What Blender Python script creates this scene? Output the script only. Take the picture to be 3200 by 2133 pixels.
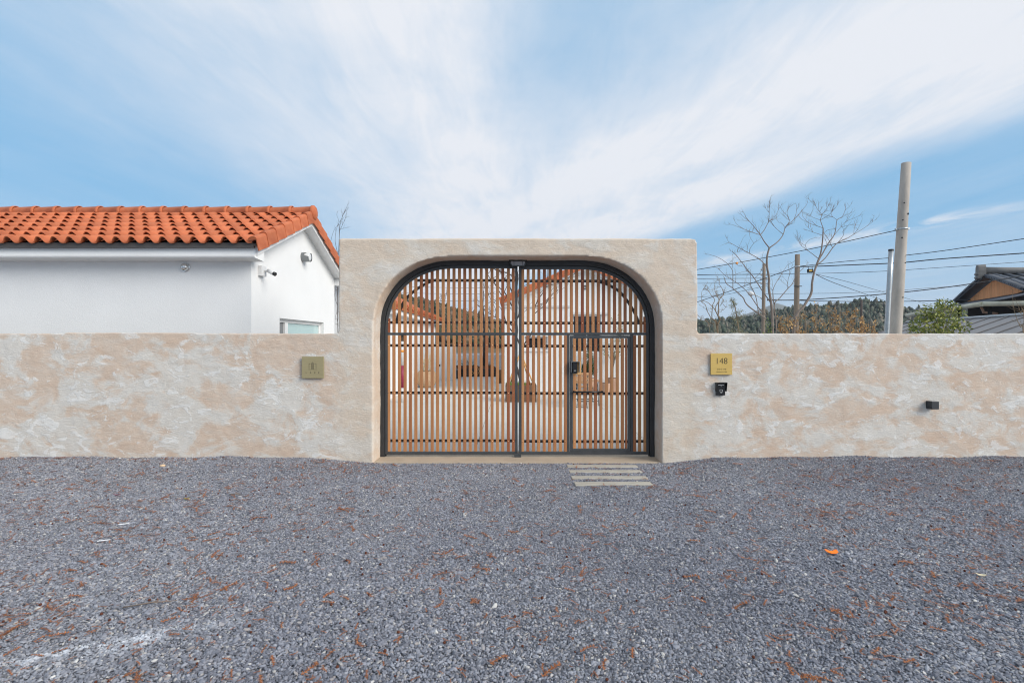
import bpy, bmesh, math, random
import numpy as np
from mathutils import Vector, Matrix, Euler, noise as mnoise

for o in list(bpy.data.objects):
    bpy.data.objects.remove(o, do_unlink=True)
scene = bpy.context.scene
COL = scene.collection
PI = math.pi
R = math.radians

# ------------------------------------------------------------------ camera
EYE = 1.73          # eye height above the courtyard floor
DIST = 7.62         # camera to the front face of the street wall (y = 0)
FOC = 1600.0        # focal length in photo pixels (18 mm on 36 mm)
cam_data = bpy.data.cameras.new('camera')
cam_data.lens = 18.0
cam_data.sensor_width = 36.0
cam_data.clip_start = 0.05
cam_data.clip_end = 8000
cam = bpy.data.objects.new('camera', cam_data)
cam.location = (0, -DIST, EYE)
cam.rotation_euler = (R(90), 0, 0)
COL.objects.link(cam)
scene.camera = cam

# ------------------------------------------------------------------ sky
SUN_DIR = Vector((0.76, -0.47, 0.49)).normalized()
sun_el = math.asin(SUN_DIR.z)
sun_az = math.atan2(SUN_DIR.x, SUN_DIR.y)
world = bpy.data.worlds.new('World')
scene.world = world
world.use_nodes = True
wt = world.node_tree
wt.nodes.clear()


class NT:
    """small helper to write node maths"""
    def __init__(self, tree):
        self.t = tree

    def node(self, kind, **kw):
        n = self.t.nodes.new(kind)
        for k, v in kw.items():
            setattr(n, k, v)
        return n

    def put(self, sock, v):
        if isinstance(v, bpy.types.NodeSocket):
            self.t.links.new(v, sock)
        elif v is not None:
            sock.default_value = v

    def m(self, op, a=None, b=None, c=None, clamp=False):
        n = self.node('ShaderNodeMath', operation=op, use_clamp=clamp)
        for i, v in enumerate((a, b, c)):
            if v is not None:
                self.put(n.inputs[i], v)
        return n.outputs[0]

    def ss(self, lo, hi, x):
        n = self.node('ShaderNodeMapRange', interpolation_type='SMOOTHSTEP')
        self.put(n.inputs[0], x)
        n.inputs[1].default_value = lo
        n.inputs[2].default_value = hi
        return n.outputs[0]

    def noise(self, vec, scale, detail=4, rough=0.55, dist=0.0):
        n = self.node('ShaderNodeTexNoise')
        self.put(n.inputs['Vector'], vec)
        n.inputs['Scale'].default_value = scale
        n.inputs['Detail'].default_value = detail
        n.inputs['Roughness'].default_value = rough
        n.inputs['Distortion'].default_value = dist
        return n.outputs['Fac']

    def mapping(self, vec, scale=(1, 1, 1), loc=(0, 0, 0), rot=(0, 0, 0)):
        n = self.node('ShaderNodeMapping')
        self.put(n.inputs[0], vec)
        n.inputs['Location'].default_value = loc
        n.inputs['Rotation'].default_value = rot
        n.inputs['Scale'].default_value = scale
        return n.outputs[0]

    def mix(self, fac, a, b, mode='MIX'):
        n = self.node('ShaderNodeMix', data_type='RGBA', blend_type=mode)
        self.put(n.inputs[0], fac)
        for s, v in ((n.inputs[6], a), (n.inputs[7], b)):
            if isinstance(v, bpy.types.NodeSocket):
                self.t.links.new(v, s)
            else:
                s.default_value = (v[0], v[1], v[2], 1)
        return n.outputs[2]

    def ramp(self, fac, stops):
        n = self.node('ShaderNodeValToRGB')
        self.put(n.inputs[0], fac)
        e = n.color_ramp.elements
        while len(e) < len(stops):
            e.new(0.5)
        for el, (p, c) in zip(e, stops):
            el.position = p
            el.color = (c[0], c[1], c[2], 1)
        return n.outputs[0]


W = NT(wt)
sky = W.node('ShaderNodeTexSky', sky_type='NISHITA', sun_disc=False)
sky.sun_elevation = sun_el
sky.sun_rotation = sun_az
sky.air_density = 1.1
sky.dust_density = 0.6
sky.ozone_density = 2.0
geo = W.node('ShaderNodeTexCoord')
sep = W.node('ShaderNodeSeparateXYZ')
wt.links.new(geo.outputs['Generated'], sep.inputs[0])
dx, dy, dz = sep.outputs
zc = W.m('MAXIMUM', dz, 0.03)
u0 = W.m('DIVIDE', dx, zc)
v0 = W.m('DIVIDE', dy, zc)
comb = W.node('ShaderNodeCombineXYZ')
wt.links.new(u0, comb.inputs[0])
wt.links.new(v0, comb.inputs[1])
uv = comb.outputs[0]
# cirrus bands lie in one high layer; bands are straight lines in (u, v)
w1 = W.m('MULTIPLY_ADD', W.noise(W.mapping(uv, (0.9, 0.35, 1)), 1.0, 5, 0.6, 0.4), 1.0, -0.5)
w2 = W.m('MULTIPLY_ADD', W.noise(W.mapping(uv, (2.6, 0.55, 1), (3, 1, 0), (0, 0, R(-26))), 1.0, 6, 0.6, 0.6), 1.0, -0.5)
w3 = W.noise(W.mapping(uv, (1.9, 0.5, 1), (1, 7, 0), (0, 0, R(4))), 1.0, 6, 0.62, 0.5)
L1 = W.m('ADD', W.m('MULTIPLY_ADD', v0, 0.57, u0), W.m('MULTIPLY_ADD', w1, 0.8, W.m('MULTIPLY', w2, 0.22)))
L2 = W.m('ADD', W.m('MULTIPLY_ADD', v0, 0.33, u0), W.m('MULTIPLY_ADD', w1, 0.35, W.m('MULTIPLY', w2, 0.34)))
L3 = W.m('ADD', W.m('MULTIPLY_ADD', v0, 0.588, u0), W.m('MULTIPLY', w2, 0.5))
right = W.m('MULTIPLY', W.ss(1.15, 2.30, L1), W.m('SUBTRACT', 1.0, W.ss(2.35, 3.35, L2)))
g3 = W.m('DIVIDE', W.m('SUBTRACT', L3, 2.92), 0.24)
slot = W.m('EXPONENT', W.m('MULTIPLY', W.m('MULTIPLY', g3, g3), -1.0))
right = W.m('MULTIPLY', right, W.m('MULTIPLY_ADD', slot, -0.30, 1.0))
uw = W.m('ADD', u0, W.m('MULTIPLY_ADD', w1, 0.7, W.m('MULTIPLY', w2, 0.12)))
left = W.m('MULTIPLY', W.ss(-2.1, -0.15, uw), W.m('SUBTRACT', 1.0, W.ss(-0.30, 0.26, uw)))
left = W.m('MULTIPLY', left, W.m('MULTIPLY_ADD', w3, 0.75, 0.48), clamp=True)
g4 = W.m('DIVIDE', W.m('SUBTRACT', W.m('ADD', W.m('MULTIPLY_ADD', v0, 0.44, u0), W.m('MULTIPLY', w2, 0.9)), 5.44), 0.26)
wisp = W.m('MULTIPLY', W.m('EXPONENT', W.m('MULTIPLY', W.m('MULTIPLY', g4, g4), -1.0)), W.m('MULTIPLY', W.ss(3.4, 4.3, v0), W.m('SUBTRACT', 1.0, W.ss(6.0, 8.5, v0))))
wisp = W.m('MULTIPLY', wisp, W.m('MULTIPLY', W.ss(0.38, 0.66, W.noise(W.mapping(uv, (2.2, 1.0, 1), (9, 3, 0), (0, 0, R(-24))), 1.0, 6, 0.65, 0.8)), 0.8))
veil = W.m('MULTIPLY', W.ss(0.35, 0.8, W.noise(W.mapping(uv, (0.8, 0.25, 1), (5, 2, 0)), 1.0, 6, 0.6, 0.3)), 0.20)
haze_h = W.m('MULTIPLY', W.m('EXPONENT', W.m('MULTIPLY', W.m('MAXIMUM', dz, 0.0), -8.5)), 0.66)
inv = W.m('SUBTRACT', 1.0, right)
film = W.m('MULTIPLY', W.m('SUBTRACT', 1.0, W.ss(2.3, 3.2, L2)), W.m('MULTIPLY', W.ss(-2.8, -0.6, uw), 0.34))
for q in (left, wisp, veil, haze_h, film):
    inv = W.m('MULTIPLY', inv, W.m('SUBTRACT', 1.0, q))
dens = W.m('SUBTRACT', 1.0, inv, clamp=True)
tex = W.noise(W.mapping(uv, (5.0, 1.1, 1), (2, 5, 0), (0, 0, R(-24))), 1.0, 8, 0.68, 0.9)
tex2 = W.noise(W.mapping(uv, (1.5, 1.1, 1), (7, 1, 0), (0, 0, R(-30))), 1.0, 7, 0.62, 0.7)
dens = W.m('MULTIPLY', dens, W.m('ADD', W.m('MULTIPLY_ADD', tex, 0.75, 0.30), W.m('MULTIPLY', tex2, 0.70)), clamp=True)
blue = W.mix(0.85, sky.outputs[0], (0.92, 3.1, 5.35))
skycol = W.mix(dens, blue, (5.75, 5.95, 6.35))
bg = W.node('ShaderNodeBackground')
wt.links.new(skycol, bg.inputs[0])
bg.inputs[1].default_value = 0.10
wo = W.node('ShaderNodeOutputWorld')
wt.links.new(bg.outputs[0], wo.inputs[0])

# ------------------------------------------------------------------ sun behind thin cloud
sun_data = bpy.data.lights.new('sun', 'SUN')
sun_data.energy = 2.6
sun_data.angle = R(38)
sun_data.color = (1.0, 0.945, 0.86)
sun = bpy.data.objects.new('sun', sun_data)
sun.rotation_euler = SUN_DIR.to_track_quat('Z', 'Y').to_euler()
sun.location = (20, -10, 30)
COL.objects.link(sun)

vs = scene.view_settings
vs.view_transform = 'Standard'
vs.look = 'None'
vs.exposure = 0.55
vs.gamma = 1.0
vs.use_curve_mapping = False
scene.cycles.max_bounces = 6
scene.cycles.diffuse_bounces = 4
scene.cycles.glossy_bounces = 3
scene.cycles.transmission_bounces = 4
scene.cycles.use_denoising = True
scene.cycles.filter_width = 1.1
scene.cycles.pixel_filter_type = 'BLACKMAN_HARRIS'

# ------------------------------------------------------------------ helpers
WL = {}


def at(px, py, y):
    """point of the place seen at photo pixel (px, py) when it stands at world depth y"""
    d = y + DIST
    return Vector(((px - 1600) / FOC * d, y, EYE + (1066.5 - py) / FOC * d))


def S(r, g, b, k=1.0):
    f = lambda c: ((c / 255 + 0.055) / 1.055) ** 2.4 if c > 10 else c / 255 / 12.92
    return (f(r) * k, f(g) * k, f(b) * k)


def wl(o):
    return WL.get(o.name, Vector((0, 0, 0))) if o is not None else Vector((0, 0, 0))


def tag(o, label=None, cat=None, group=None, kind=None):
    if label:
        o['label'] = label
    if cat:
        o['category'] = cat
    if group:
        o['group'] = group
    if kind:
        o['kind'] = kind
    return o


def thing(name, label, cat, loc=(0, 0, 0), group=None):
    o = bpy.data.objects.new(name, None)
    o.empty_display_size = 0.1
    o.location = loc
    COL.objects.link(o)
    WL[o.name] = Vector(loc)
    return tag(o, label, cat, group)


def link_mesh(name, me, mat, parent=None):
    if mat is not None and len(me.materials) == 0:
        me.materials.append(mat)
    o = bpy.data.objects.new(name, me)
    COL.objects.link(o)
    if parent is not None:
        o.parent = parent
        WL[o.name] = wl(parent)
    return o


def piece(name, me, parent, M):
    """an object that shares mesh data; M is its world matrix"""
    o = bpy.data.objects.new(name, me)
    COL.objects.link(o)
    o.parent = parent
    o.matrix_basis = Matrix.Translation(-wl(parent)) @ M
    return o


class MB:
    def __init__(self):
        self.v = []
        self.f = []
        self.s = []

    def add(self, vs_, fs, smooth=False):
        n = len(self.v)
        self.v.extend([tuple(p) for p in vs_])
        self.f.extend([tuple(i + n for i in f) for f in fs])
        self.s.extend([smooth] * len(fs))
        return self

    def box(self, x0, x1, y0, y1, z0, z1, M=None):
        p = [(x0, y0, z0), (x1, y0, z0), (x1, y1, z0), (x0, y1, z0), (x0, y0, z1), (x1, y0, z1), (x1, y1, z1), (x0, y1, z1)]
        if M is not None:
            p = [M @ Vector(q) for q in p]
        return self.add(p, [(0, 3, 2, 1), (4, 5, 6, 7), (0, 1, 5, 4), (1, 2, 6, 5), (2, 3, 7, 6), (3, 0, 4, 7)])

    def cbox(self, x0, x1, y0, y1, z0, z1, c=0.005, M=None):
        """box with chamfered vertical edges and top/bottom rims"""
        ring = [(x0 + c, y0), (x1 - c, y0), (x1, y0 + c), (x1, y1 - c), (x1 - c, y1), (x0 + c, y1), (x0, y1 - c), (x0, y0 + c)]
        cx, cy = (x0 + x1) / 2, (y0 + y1) / 2
        inn = [(px + (c if px < cx else -c) * 0.7, py + (c if py < cy else -c) * 0.7) for px, py in ring]
        p = [(a, b, z0) for a, b in inn] + [(a, b, z0 + c) for a, b in ring] + [(a, b, z1 - c) for a, b in ring] + [(a, b, z1) for a, b in inn]
        if M is not None:
            p = [M @ Vector(q) for q in p]
        f = [tuple(range(7, -1, -1)), tuple(range(24, 32))]
        for k in range(3):
            for i in range(8):
                j = (i + 1) % 8
                f.append((k * 8 + i, k * 8 + j, k * 8 + 8 + j, k * 8 + 8 + i))
        return self.add(p, f)

    def prism(self, poly, a0, a1, axis='Y', M=None):
        """closed polygon in the plane across `axis`, extruded from a0 to a1"""
        def mk(p, a):
            if axis == 'Y':
                return (p[0], a, p[1])
            if axis == 'X':
                return (a, p[0], p[1])
            return (p[0], p[1], a)
        n = len(poly)
        p = [mk(q, a0) for q in poly] + [mk(q, a1) for q in poly]
        if M is not None:
            p = [M @ Vector(q) for q in p]
        f = [tuple(range(n)), tuple(range(2 * n - 1, n - 1, -1))]
        for i in range(n):
            j = (i + 1) % n
            f.append((i, i + n, j + n, j))
        return self.add(p, f)

    def band(self, A, B, y0, y1):
        """strip between two equally long xz polylines, extruded in y"""
        n = len(A)
        p = [(a[0], y0, a[1]) for a in A] + [(b[0], y0, b[1]) for b in B] + [(a[0], y1, a[1]) for a in A] + [(b[0], y1, b[1]) for b in B]
        f = []
        for i in range(n - 1):
            a, b, c, d = i, i + 1, n + i + 1, n + i
            f += [(a, b, c, d), (2 * n + d, 2 * n + c, 2 * n + b, 2 * n + a), (a, 2 * n + a, 2 * n + b, b), (d, c, 2 * n + c, 2 * n + d)]
        f += [(0, n, 3 * n, 2 * n), (n - 1, 3 * n - 1, 4 * n - 1, 2 * n - 1)]
        return self.add(p, f)

    def tube(self, pts, rad, seg=6, caps=True, smooth=True):
        pts = [Vector(p) for p in pts]
        if not hasattr(rad, '__len__'):
            rad = [rad] * len(pts)
        p = []
        f = []
        prev = None
        for i, q in enumerate(pts):
            t = (pts[min(i + 1, len(pts) - 1)] - pts[max(i - 1, 0)])
            t = t.normalized() if t.length > 1e-9 else Vector((0, 0, 1))
            if prev is None:
                a = t.cross(Vector((0, 0, 1)))
                if a.length < 0.05:
                    a = t.cross(Vector((1, 0, 0)))
            else:
                a = prev - t * prev.dot(t)
                if a.length < 1e-6:
                    a = t.orthogonal()
            a.normalize()
            prev = a
            b = t.cross(a)
            for k in range(seg):
                w = 2 * PI * k / seg
                p.append(q + (a * math.cos(w) + b * math.sin(w)) * rad[i])
        for i in range(len(pts) - 1):
            for k in range(seg):
                l = (k + 1) % seg
                f.append((i * seg + k, i * seg + l, (i + 1) * seg + l, (i + 1) * seg + k))
        self.add(p, f, smooth)
        if caps:
            n0 = len(self.v) - len(p)
            self.f.append(tuple(n0 + k for k in range(seg - 1, -1, -1)))
            self.f.append(tuple(n0 + (len(pts) - 1) * seg + k for k in range(seg)))
            self.s += [False, False]
        return self

    def lathe(self, prof, M=None, seg=16, smooth=True, caps=True):
        p = []
        f = []
        for r, z in prof:
            for k in range(seg):
                w = 2 * PI * k / seg
                p.append(Vector((r * math.cos(w), r * math.sin(w), z)))
        for i in range(len(prof) - 1):
            for k in range(seg):
                l = (k + 1) % seg
                f.append((i * seg + k, i * seg + l, (i + 1) * seg + l, (i + 1) * seg + k))
        if M is not None:
            p = [M @ q for q in p]
        n0 = len(self.v)
        self.add(p, f, smooth)
        if caps:
            self.f.append(tuple(n0 + k for k in range(seg - 1, -1, -1)))
            self.f.append(tuple(n0 + (len(prof) - 1) * seg + k for k in range(seg)))
            self.s += [False, False]
        return self

    def mesh(self, name, origin=(0, 0, 0)):
        me = bpy.data.meshes.new(name)
        ox, oy, oz = origin
        me.from_pydata([(a - ox, b - oy, c - oz) for a, b, c in self.v], [], self.f)
        if any(self.s):
            me.polygons.foreach_set('use_smooth', self.s)
        me.update()
        return me

    def build(self, name, mat, parent=None, fix=False):
        me = self.mesh(name, wl(parent))
        if fix:
            bm = bmesh.new()
            bm.from_mesh(me)
            bmesh.ops.recalc_face_normals(bm, faces=bm.faces)
            bm.to_mesh(me)
            bm.free()
        return link_mesh(name, me, mat, parent)


def np_mesh(name, verts, faces, smooth=False):
    """fast mesh from numpy arrays; faces is (n, k)"""
    me = bpy.data.meshes.new(name)
    verts = np.asarray(verts, dtype=np.float32)
    faces = np.asarray(faces, dtype=np.int32)
    k = faces.shape[1]
    me.vertices.add(len(verts))
    me.vertices.foreach_set('co', verts.ravel())
    me.loops.add(faces.size)
    me.loops.foreach_set('vertex_index', faces.ravel())
    me.polygons.add(len(faces))
    me.polygons.foreach_set('loop_start', np.arange(0, faces.size, k, dtype=np.int32))
    me.polygons.foreach_set('loop_total', np.full(len(faces), k, dtype=np.int32))
    if smooth:
        me.polygons.foreach_set('use_smooth', np.ones(len(faces), dtype=bool))
    me.update(calc_edges=True)
    return me


# ------------------------------------------------------------------ materials
MATS = {}


def material(name):
    m = bpy.data.materials.new(name)
    m.use_nodes = True
    t = m.node_tree
    bsdf = t.nodes['Principled BSDF']
    return m, NT(t), bsdf


def simple(name, col, rough=0.6, metal=0.0, var=0.0, scale=8.0, bump=0.0, bscale=60.0, rnd=0.0, coords='Object', spec=None, stretch=(1, 1, 1)):
    """plain procedural material: colour with a little cloudy variation and fine relief"""
    m, N, b = material(name)
    tc = N.node('ShaderNodeTexCoord').outputs[coords]
    tc = N.mapping(tc, stretch)
    c = None
    if var > 0:
        f = N.noise(tc, scale, 5, 0.6)
        lo = tuple(x * (1 - var) for x in col)
        hi = tuple(min(1, x * (1 + var)) for x in col)
        c = N.ramp(f, [(0.3, lo), (0.7, hi)])
    if rnd > 0:
        oi = N.node('ShaderNodeObjectInfo')
        k = N.m('MULTIPLY_ADD', oi.outputs['Random'], 2 * rnd, 1 - rnd)
        cc = N.node('ShaderNodeCombineXYZ')
        for i in range(3):
            N.put(cc.inputs[i], k)
        c = N.mix(1.0, c if c is not None else col, cc.outputs[0], 'MULTIPLY')
    if c is None:
        b.inputs['Base Color'].default_value = (*col, 1)
    else:
        N.put(b.inputs['Base Color'], c)
    b.inputs['Roughness'].default_value = rough
    b.inputs['Metallic'].default_value = metal
    if spec is not None:
        b.inputs['Specular IOR Level'].default_value = spec
    if bump > 0:
        bn = N.node('ShaderNodeBump')
        bn.inputs['Strength'].default_value = min(1.0, bump)
        bn.inputs['Distance'].default_value = 0.01
        N.put(bn.inputs['Height'], N.noise(tc, bscale, 4, 0.6))
        N.put(b.inputs['Normal'], bn.outputs[0])
    MATS[name] = m
    return m


simple('white_stucco', (0.745, 0.742, 0.738), 0.85, var=0.025, scale=1.5, bump=0.35, bscale=70)
simple('white_trim', (0.71, 0.71, 0.71), 0.6, var=0.03, scale=3, bump=0.1, bscale=40)
simple('black_steel', (0.028, 0.030, 0.033), 0.42, var=0.2, scale=6, bump=0.08, bscale=90)
simple('gate_steel', (0.050, 0.054, 0.058), 0.45, var=0.2, scale=5, bump=0.08, bscale=90)
simple('dark_fascia', S(78, 74, 72), 0.6, var=0.1, scale=4)
simple('black_plastic', (0.012, 0.012, 0.013), 0.22)
simple('dark_box', (0.030, 0.033, 0.038), 0.45, var=0.1, scale=10)
simple('grey_lens', S(150, 148, 150), 0.25)
simple('chrome', (0.75, 0.74, 0.72), 0.12, 1.0)
simple('light_grey', S(205, 205, 205), 0.5)
simple('galvanised', S(172, 176, 178), 0.42, 0.7, var=0.12, scale=12)
simple('grey_metal', S(130, 133, 135), 0.35, 0.8)
simple('screw_head', S(225, 180, 140), 0.25, 0.9)
simple('dark_ink', (0.012, 0.010, 0.008), 0.6)
simple('pale_ink', S(205, 205, 205), 0.5)
simple('concrete_sill', S(176, 160, 140), 0.85, var=0.10, scale=4, bump=0.25, bscale=50)
simple('concrete_pole', S(174, 165, 155), 0.9, var=0.17, scale=4, bump=0.3, bscale=60, stretch=(1, 1, 0.35))
simple('wood_pole', S(134, 120, 106), 0.9, var=0.15, scale=6, bump=0.4, bscale=40, stretch=(4, 4, 0.2))
simple('wire', (0.03, 0.03, 0.032), 0.6)
simple('porcelain', S(190, 185, 180), 0.3)
simple('bark_grey', S(128, 116, 108), 0.9, var=0.2, scale=8, bump=0.4, bscale=40)
simple('bark_dark', S(82, 72, 68), 0.9, var=0.2, scale=8)
simple('bark_willow', S(132, 114, 92), 0.9, var=0.2, scale=8)
simple('prop_wood', S(206, 160, 106), 0.75, var=0.12, scale=6)
simple('black_planter', S(52, 52, 54), 0.7, var=0.1, scale=2)
simple('tan_pot', S(188, 158, 128), 0.85, var=0.14, scale=3, bump=0.3, bscale=20)
simple('terracotta', S(184, 150, 128), 0.85, var=0.10, scale=5, bump=0.2)
simple('soil', S(92, 66, 50), 0.95, var=0.35, scale=14, bump=0.6)
simple('burgundy', S(138, 30, 66), 0.5)
simple('orange_label', S(236, 150, 40), 0.5)
simple('dark_glass', (0.012, 0.014, 0.016), 0.04, spec=0.6)
simple('door_glass', (0.02, 0.024, 0.026), 0.05, spec=0.6)
simple('blind_glass', S(176, 200, 200), 0.06, var=0.04, scale=30, stretch=(1, 1, 8), spec=0.7)
simple('mesh_glass', S(120, 122, 124), 0.3, var=0.25, scale=60)
simple('bistro_wood', S(176, 138, 104), 0.7, var=0.1, scale=6, rnd=0.1)
simple('bistro_metal', (0.05, 0.06, 0.058), 0.5)
simple('paving', S(204, 201, 194), 0.85, var=0.05, scale=1.2, bump=0.2, bscale=60, rnd=0.03)
simple('gutter', S(196, 190, 168), 0.6, var=0.2, scale=2)
simple('kiwa_tile', S(84, 86, 92), 0.6, var=0.2, scale=5, rnd=0.15)
simple('kiwa_ridge', S(122, 118, 114), 0.75, var=0.15, scale=3)
simple('seam_metal', S(140, 134, 131), 0.5, 0.1, var=0.06, scale=1)
simple('gable_board', S(240, 164, 110), 0.75, var=0.10, scale=3, rnd=0.10, stretch=(6, 6, 0.5))
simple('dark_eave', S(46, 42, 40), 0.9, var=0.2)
simple('yellow_lens', S(230, 190, 90), 0.4)
simple('orange_plastic', S(255, 126, 10), 0.45)
simple('pale_leaf', S(222, 205, 170), 0.7)
simple('white_scrap', S(235, 236, 238), 0.6)
simple('green_leaf', S(150, 150, 50), 0.6)
simple('magenta_leaf', S(120, 25, 50), 0.6)
simple('sandy_stone', S(214, 184, 150), 0.85, var=0.1, bump=0.3)
simple('cone_brown', S(88, 46, 30), 0.9)
simple('stick', S(128, 112, 100), 0.9)


def leafy(name, stops, rough=0.6, trans=0.25):
    """leaf material: each leaf island takes its own tone"""
    m, N, b = material(name)
    g = N.node('ShaderNodeNewGeometry')
    N.put(b.inputs['Base Color'], N.ramp(g.outputs['Random Per Island'], stops))
    b.inputs['Roughness'].default_value = rough
    MATS[name] = m
    return m


leafy('leaf_green', [(0.0, S(70, 88, 30)), (0.45, S(112, 124, 48)), (0.8, S(150, 150, 66)), (1.0, S(176, 172, 96))])
leafy('leaf_dark', [(0.0, S(30, 48, 22)), (0.6, S(56, 78, 34)), (1.0, S(96, 112, 52))])
leafy('leaf_arbor', [(0.0, S(48, 74, 22)), (0.6, S(92, 116, 34)), (1.0, S(140, 154, 56))])
leafy('leaf_olive', [(0.0, S(70, 78, 50)), (0.6, S(112, 120, 72)), (1.0, S(160, 164, 116))])
leafy('leaf_dry', [(0.0, S(140, 100, 58)), (0.5, S(186, 142, 86)), (1.0, S(216, 178, 120))])
leafy('leaf_sage', [(0.0, S(92, 96, 72)), (0.6, S(126, 128, 98)), (1.0, S(160, 158, 126))])
leafy('dry_grass', [(0.0, S(196, 170, 120)), (1.0, S(226, 206, 160))])
leafy('grass_green', [(0.0, S(88, 120, 40)), (1.0, S(140, 170, 70))])
leafy('forest_green', [(0.0, S(50, 60, 50)), (0.5, S(70, 80, 66)), (0.75, S(94, 94, 82)), (1.0, S(110, 104, 92))], 0.9)
leafy('forest', [(0.0, S(44, 54, 38)), (0.35, S(64, 72, 50)), (0.55, S(90, 82, 66)), (0.8, S(116, 100, 84)), (1.0, S(130, 116, 98))], 0.9)
leafy('forest_far', [(0.0, S(58, 68, 56)), (1.0, S(92, 92, 78))], 0.9)
leafy('litter', [(0.0, S(96, 54, 32)), (0.5, S(150, 90, 54)), (1.0, S(188, 124, 78))], 0.9)


def clay(name):
    m, N, b = material(name)
    tc = N.node('ShaderNodeTexCoord').outputs['Object']
    oi = N.node('ShaderNodeObjectInfo')
    f = N.noise(tc, 5.0, 5, 0.6)
    c = N.ramp(f, [(0.25, S(172, 88, 52)), (0.6, S(190, 106, 67)), (0.85, S(201, 122, 82))])
    k = N.m('MULTIPLY_ADD', oi.outputs['Random'], 0.30, 0.84)
    cc = N.node('ShaderNodeCombineXYZ')
    for i in range(3):
        N.put(cc.inputs[i], k)
    N.put(b.inputs['Base Color'], N.mix(1.0, c, cc.outputs[0], 'MULTIPLY'))
    b.inputs['Roughness'].default_value = 0.75
    bn = N.node('ShaderNodeBump')
    bn.inputs['Strength'].default_value = 0.2
    bn.inputs['Distance'].default_value = 0.01
    N.put(bn.inputs['Height'], N.noise(tc, 60, 4, 0.6))
    N.put(b.inputs['Normal'], bn.outputs[0])
    MATS[name] = m


clay('clay_tile')


def brass(name, a, b_, rough):
    m, N, b = material(name)
    tc = N.node('ShaderNodeTexCoord').outputs['Object']
    f = N.noise(N.mapping(tc, (1, 1, 40)), 3.0, 4, 0.6)
    N.put(b.inputs['Base Color'], N.ramp(f, [(0.3, a), (0.7, b_)]))
    b.inputs['Metallic'].default_value = 0.35
    b.inputs['Roughness'].default_value = rough
    MATS[name] = m


brass('brass_dull', S(166, 152, 114), S(178, 164, 126), 0.45)
brass('brass_bright', S(206, 172, 96), S(216, 184, 110), 0.42)


def slat_wood(name):
    m, N, b = material(name)
    tc = N.node('ShaderNodeTexCoord').outputs['Object']
    oi = N.node('ShaderNodeObjectInfo')
    rv = oi.outputs['Random']
    off = N.node('ShaderNodeCombineXYZ')
    N.put(off.inputs[0], N.m('MULTIPLY', rv, 37.0))
    N.put(off.inputs[2], N.m('MULTIPLY', rv, 91.0))
    va = N.node('ShaderNodeVectorMath', operation='ADD')
    N.put(va.inputs[0], tc)
    N.put(va.inputs[1], off.outputs[0])
    p = va.outputs[0]
    base = N.ramp(rv, [(0.0, S(152, 90, 56)), (0.15, S(172, 117, 75)), (0.6, S(187, 132, 85)), (0.86, S(177, 118, 73)), (1.0, S(140, 74, 44))])
    g = N.noise(N.mapping(p, (45, 45, 1.6)), 1.0, 5, 0.65, 0.6)
    c = N.mix(N.ss(0.35, 0.75, g), base, N.mix(1.0, base, (0.78, 0.72, 0.66), 'MULTIPLY'))
    blot = N.noise(N.mapping(p, (6, 6, 1.1)), 1.0, 4, 0.6, 0.5)
    c = N.mix(N.m('MULTIPLY', N.ss(0.58, 0.78, blot), 0.4), c, S(150, 74, 42))
    N.put(b.inputs['Base Color'], c)
    b.inputs['Roughness'].default_value = 0.6
    bn = N.node('ShaderNodeBump')
    bn.inputs['Strength'].default_value = 0.25
    bn.inputs['Distance'].default_value = 0.004
    N.put(bn.inputs['Height'], g)
    N.put(b.inputs['Normal'], bn.outputs[0])
    MATS[name] = m


slat_wood('slat_wood')


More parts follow.
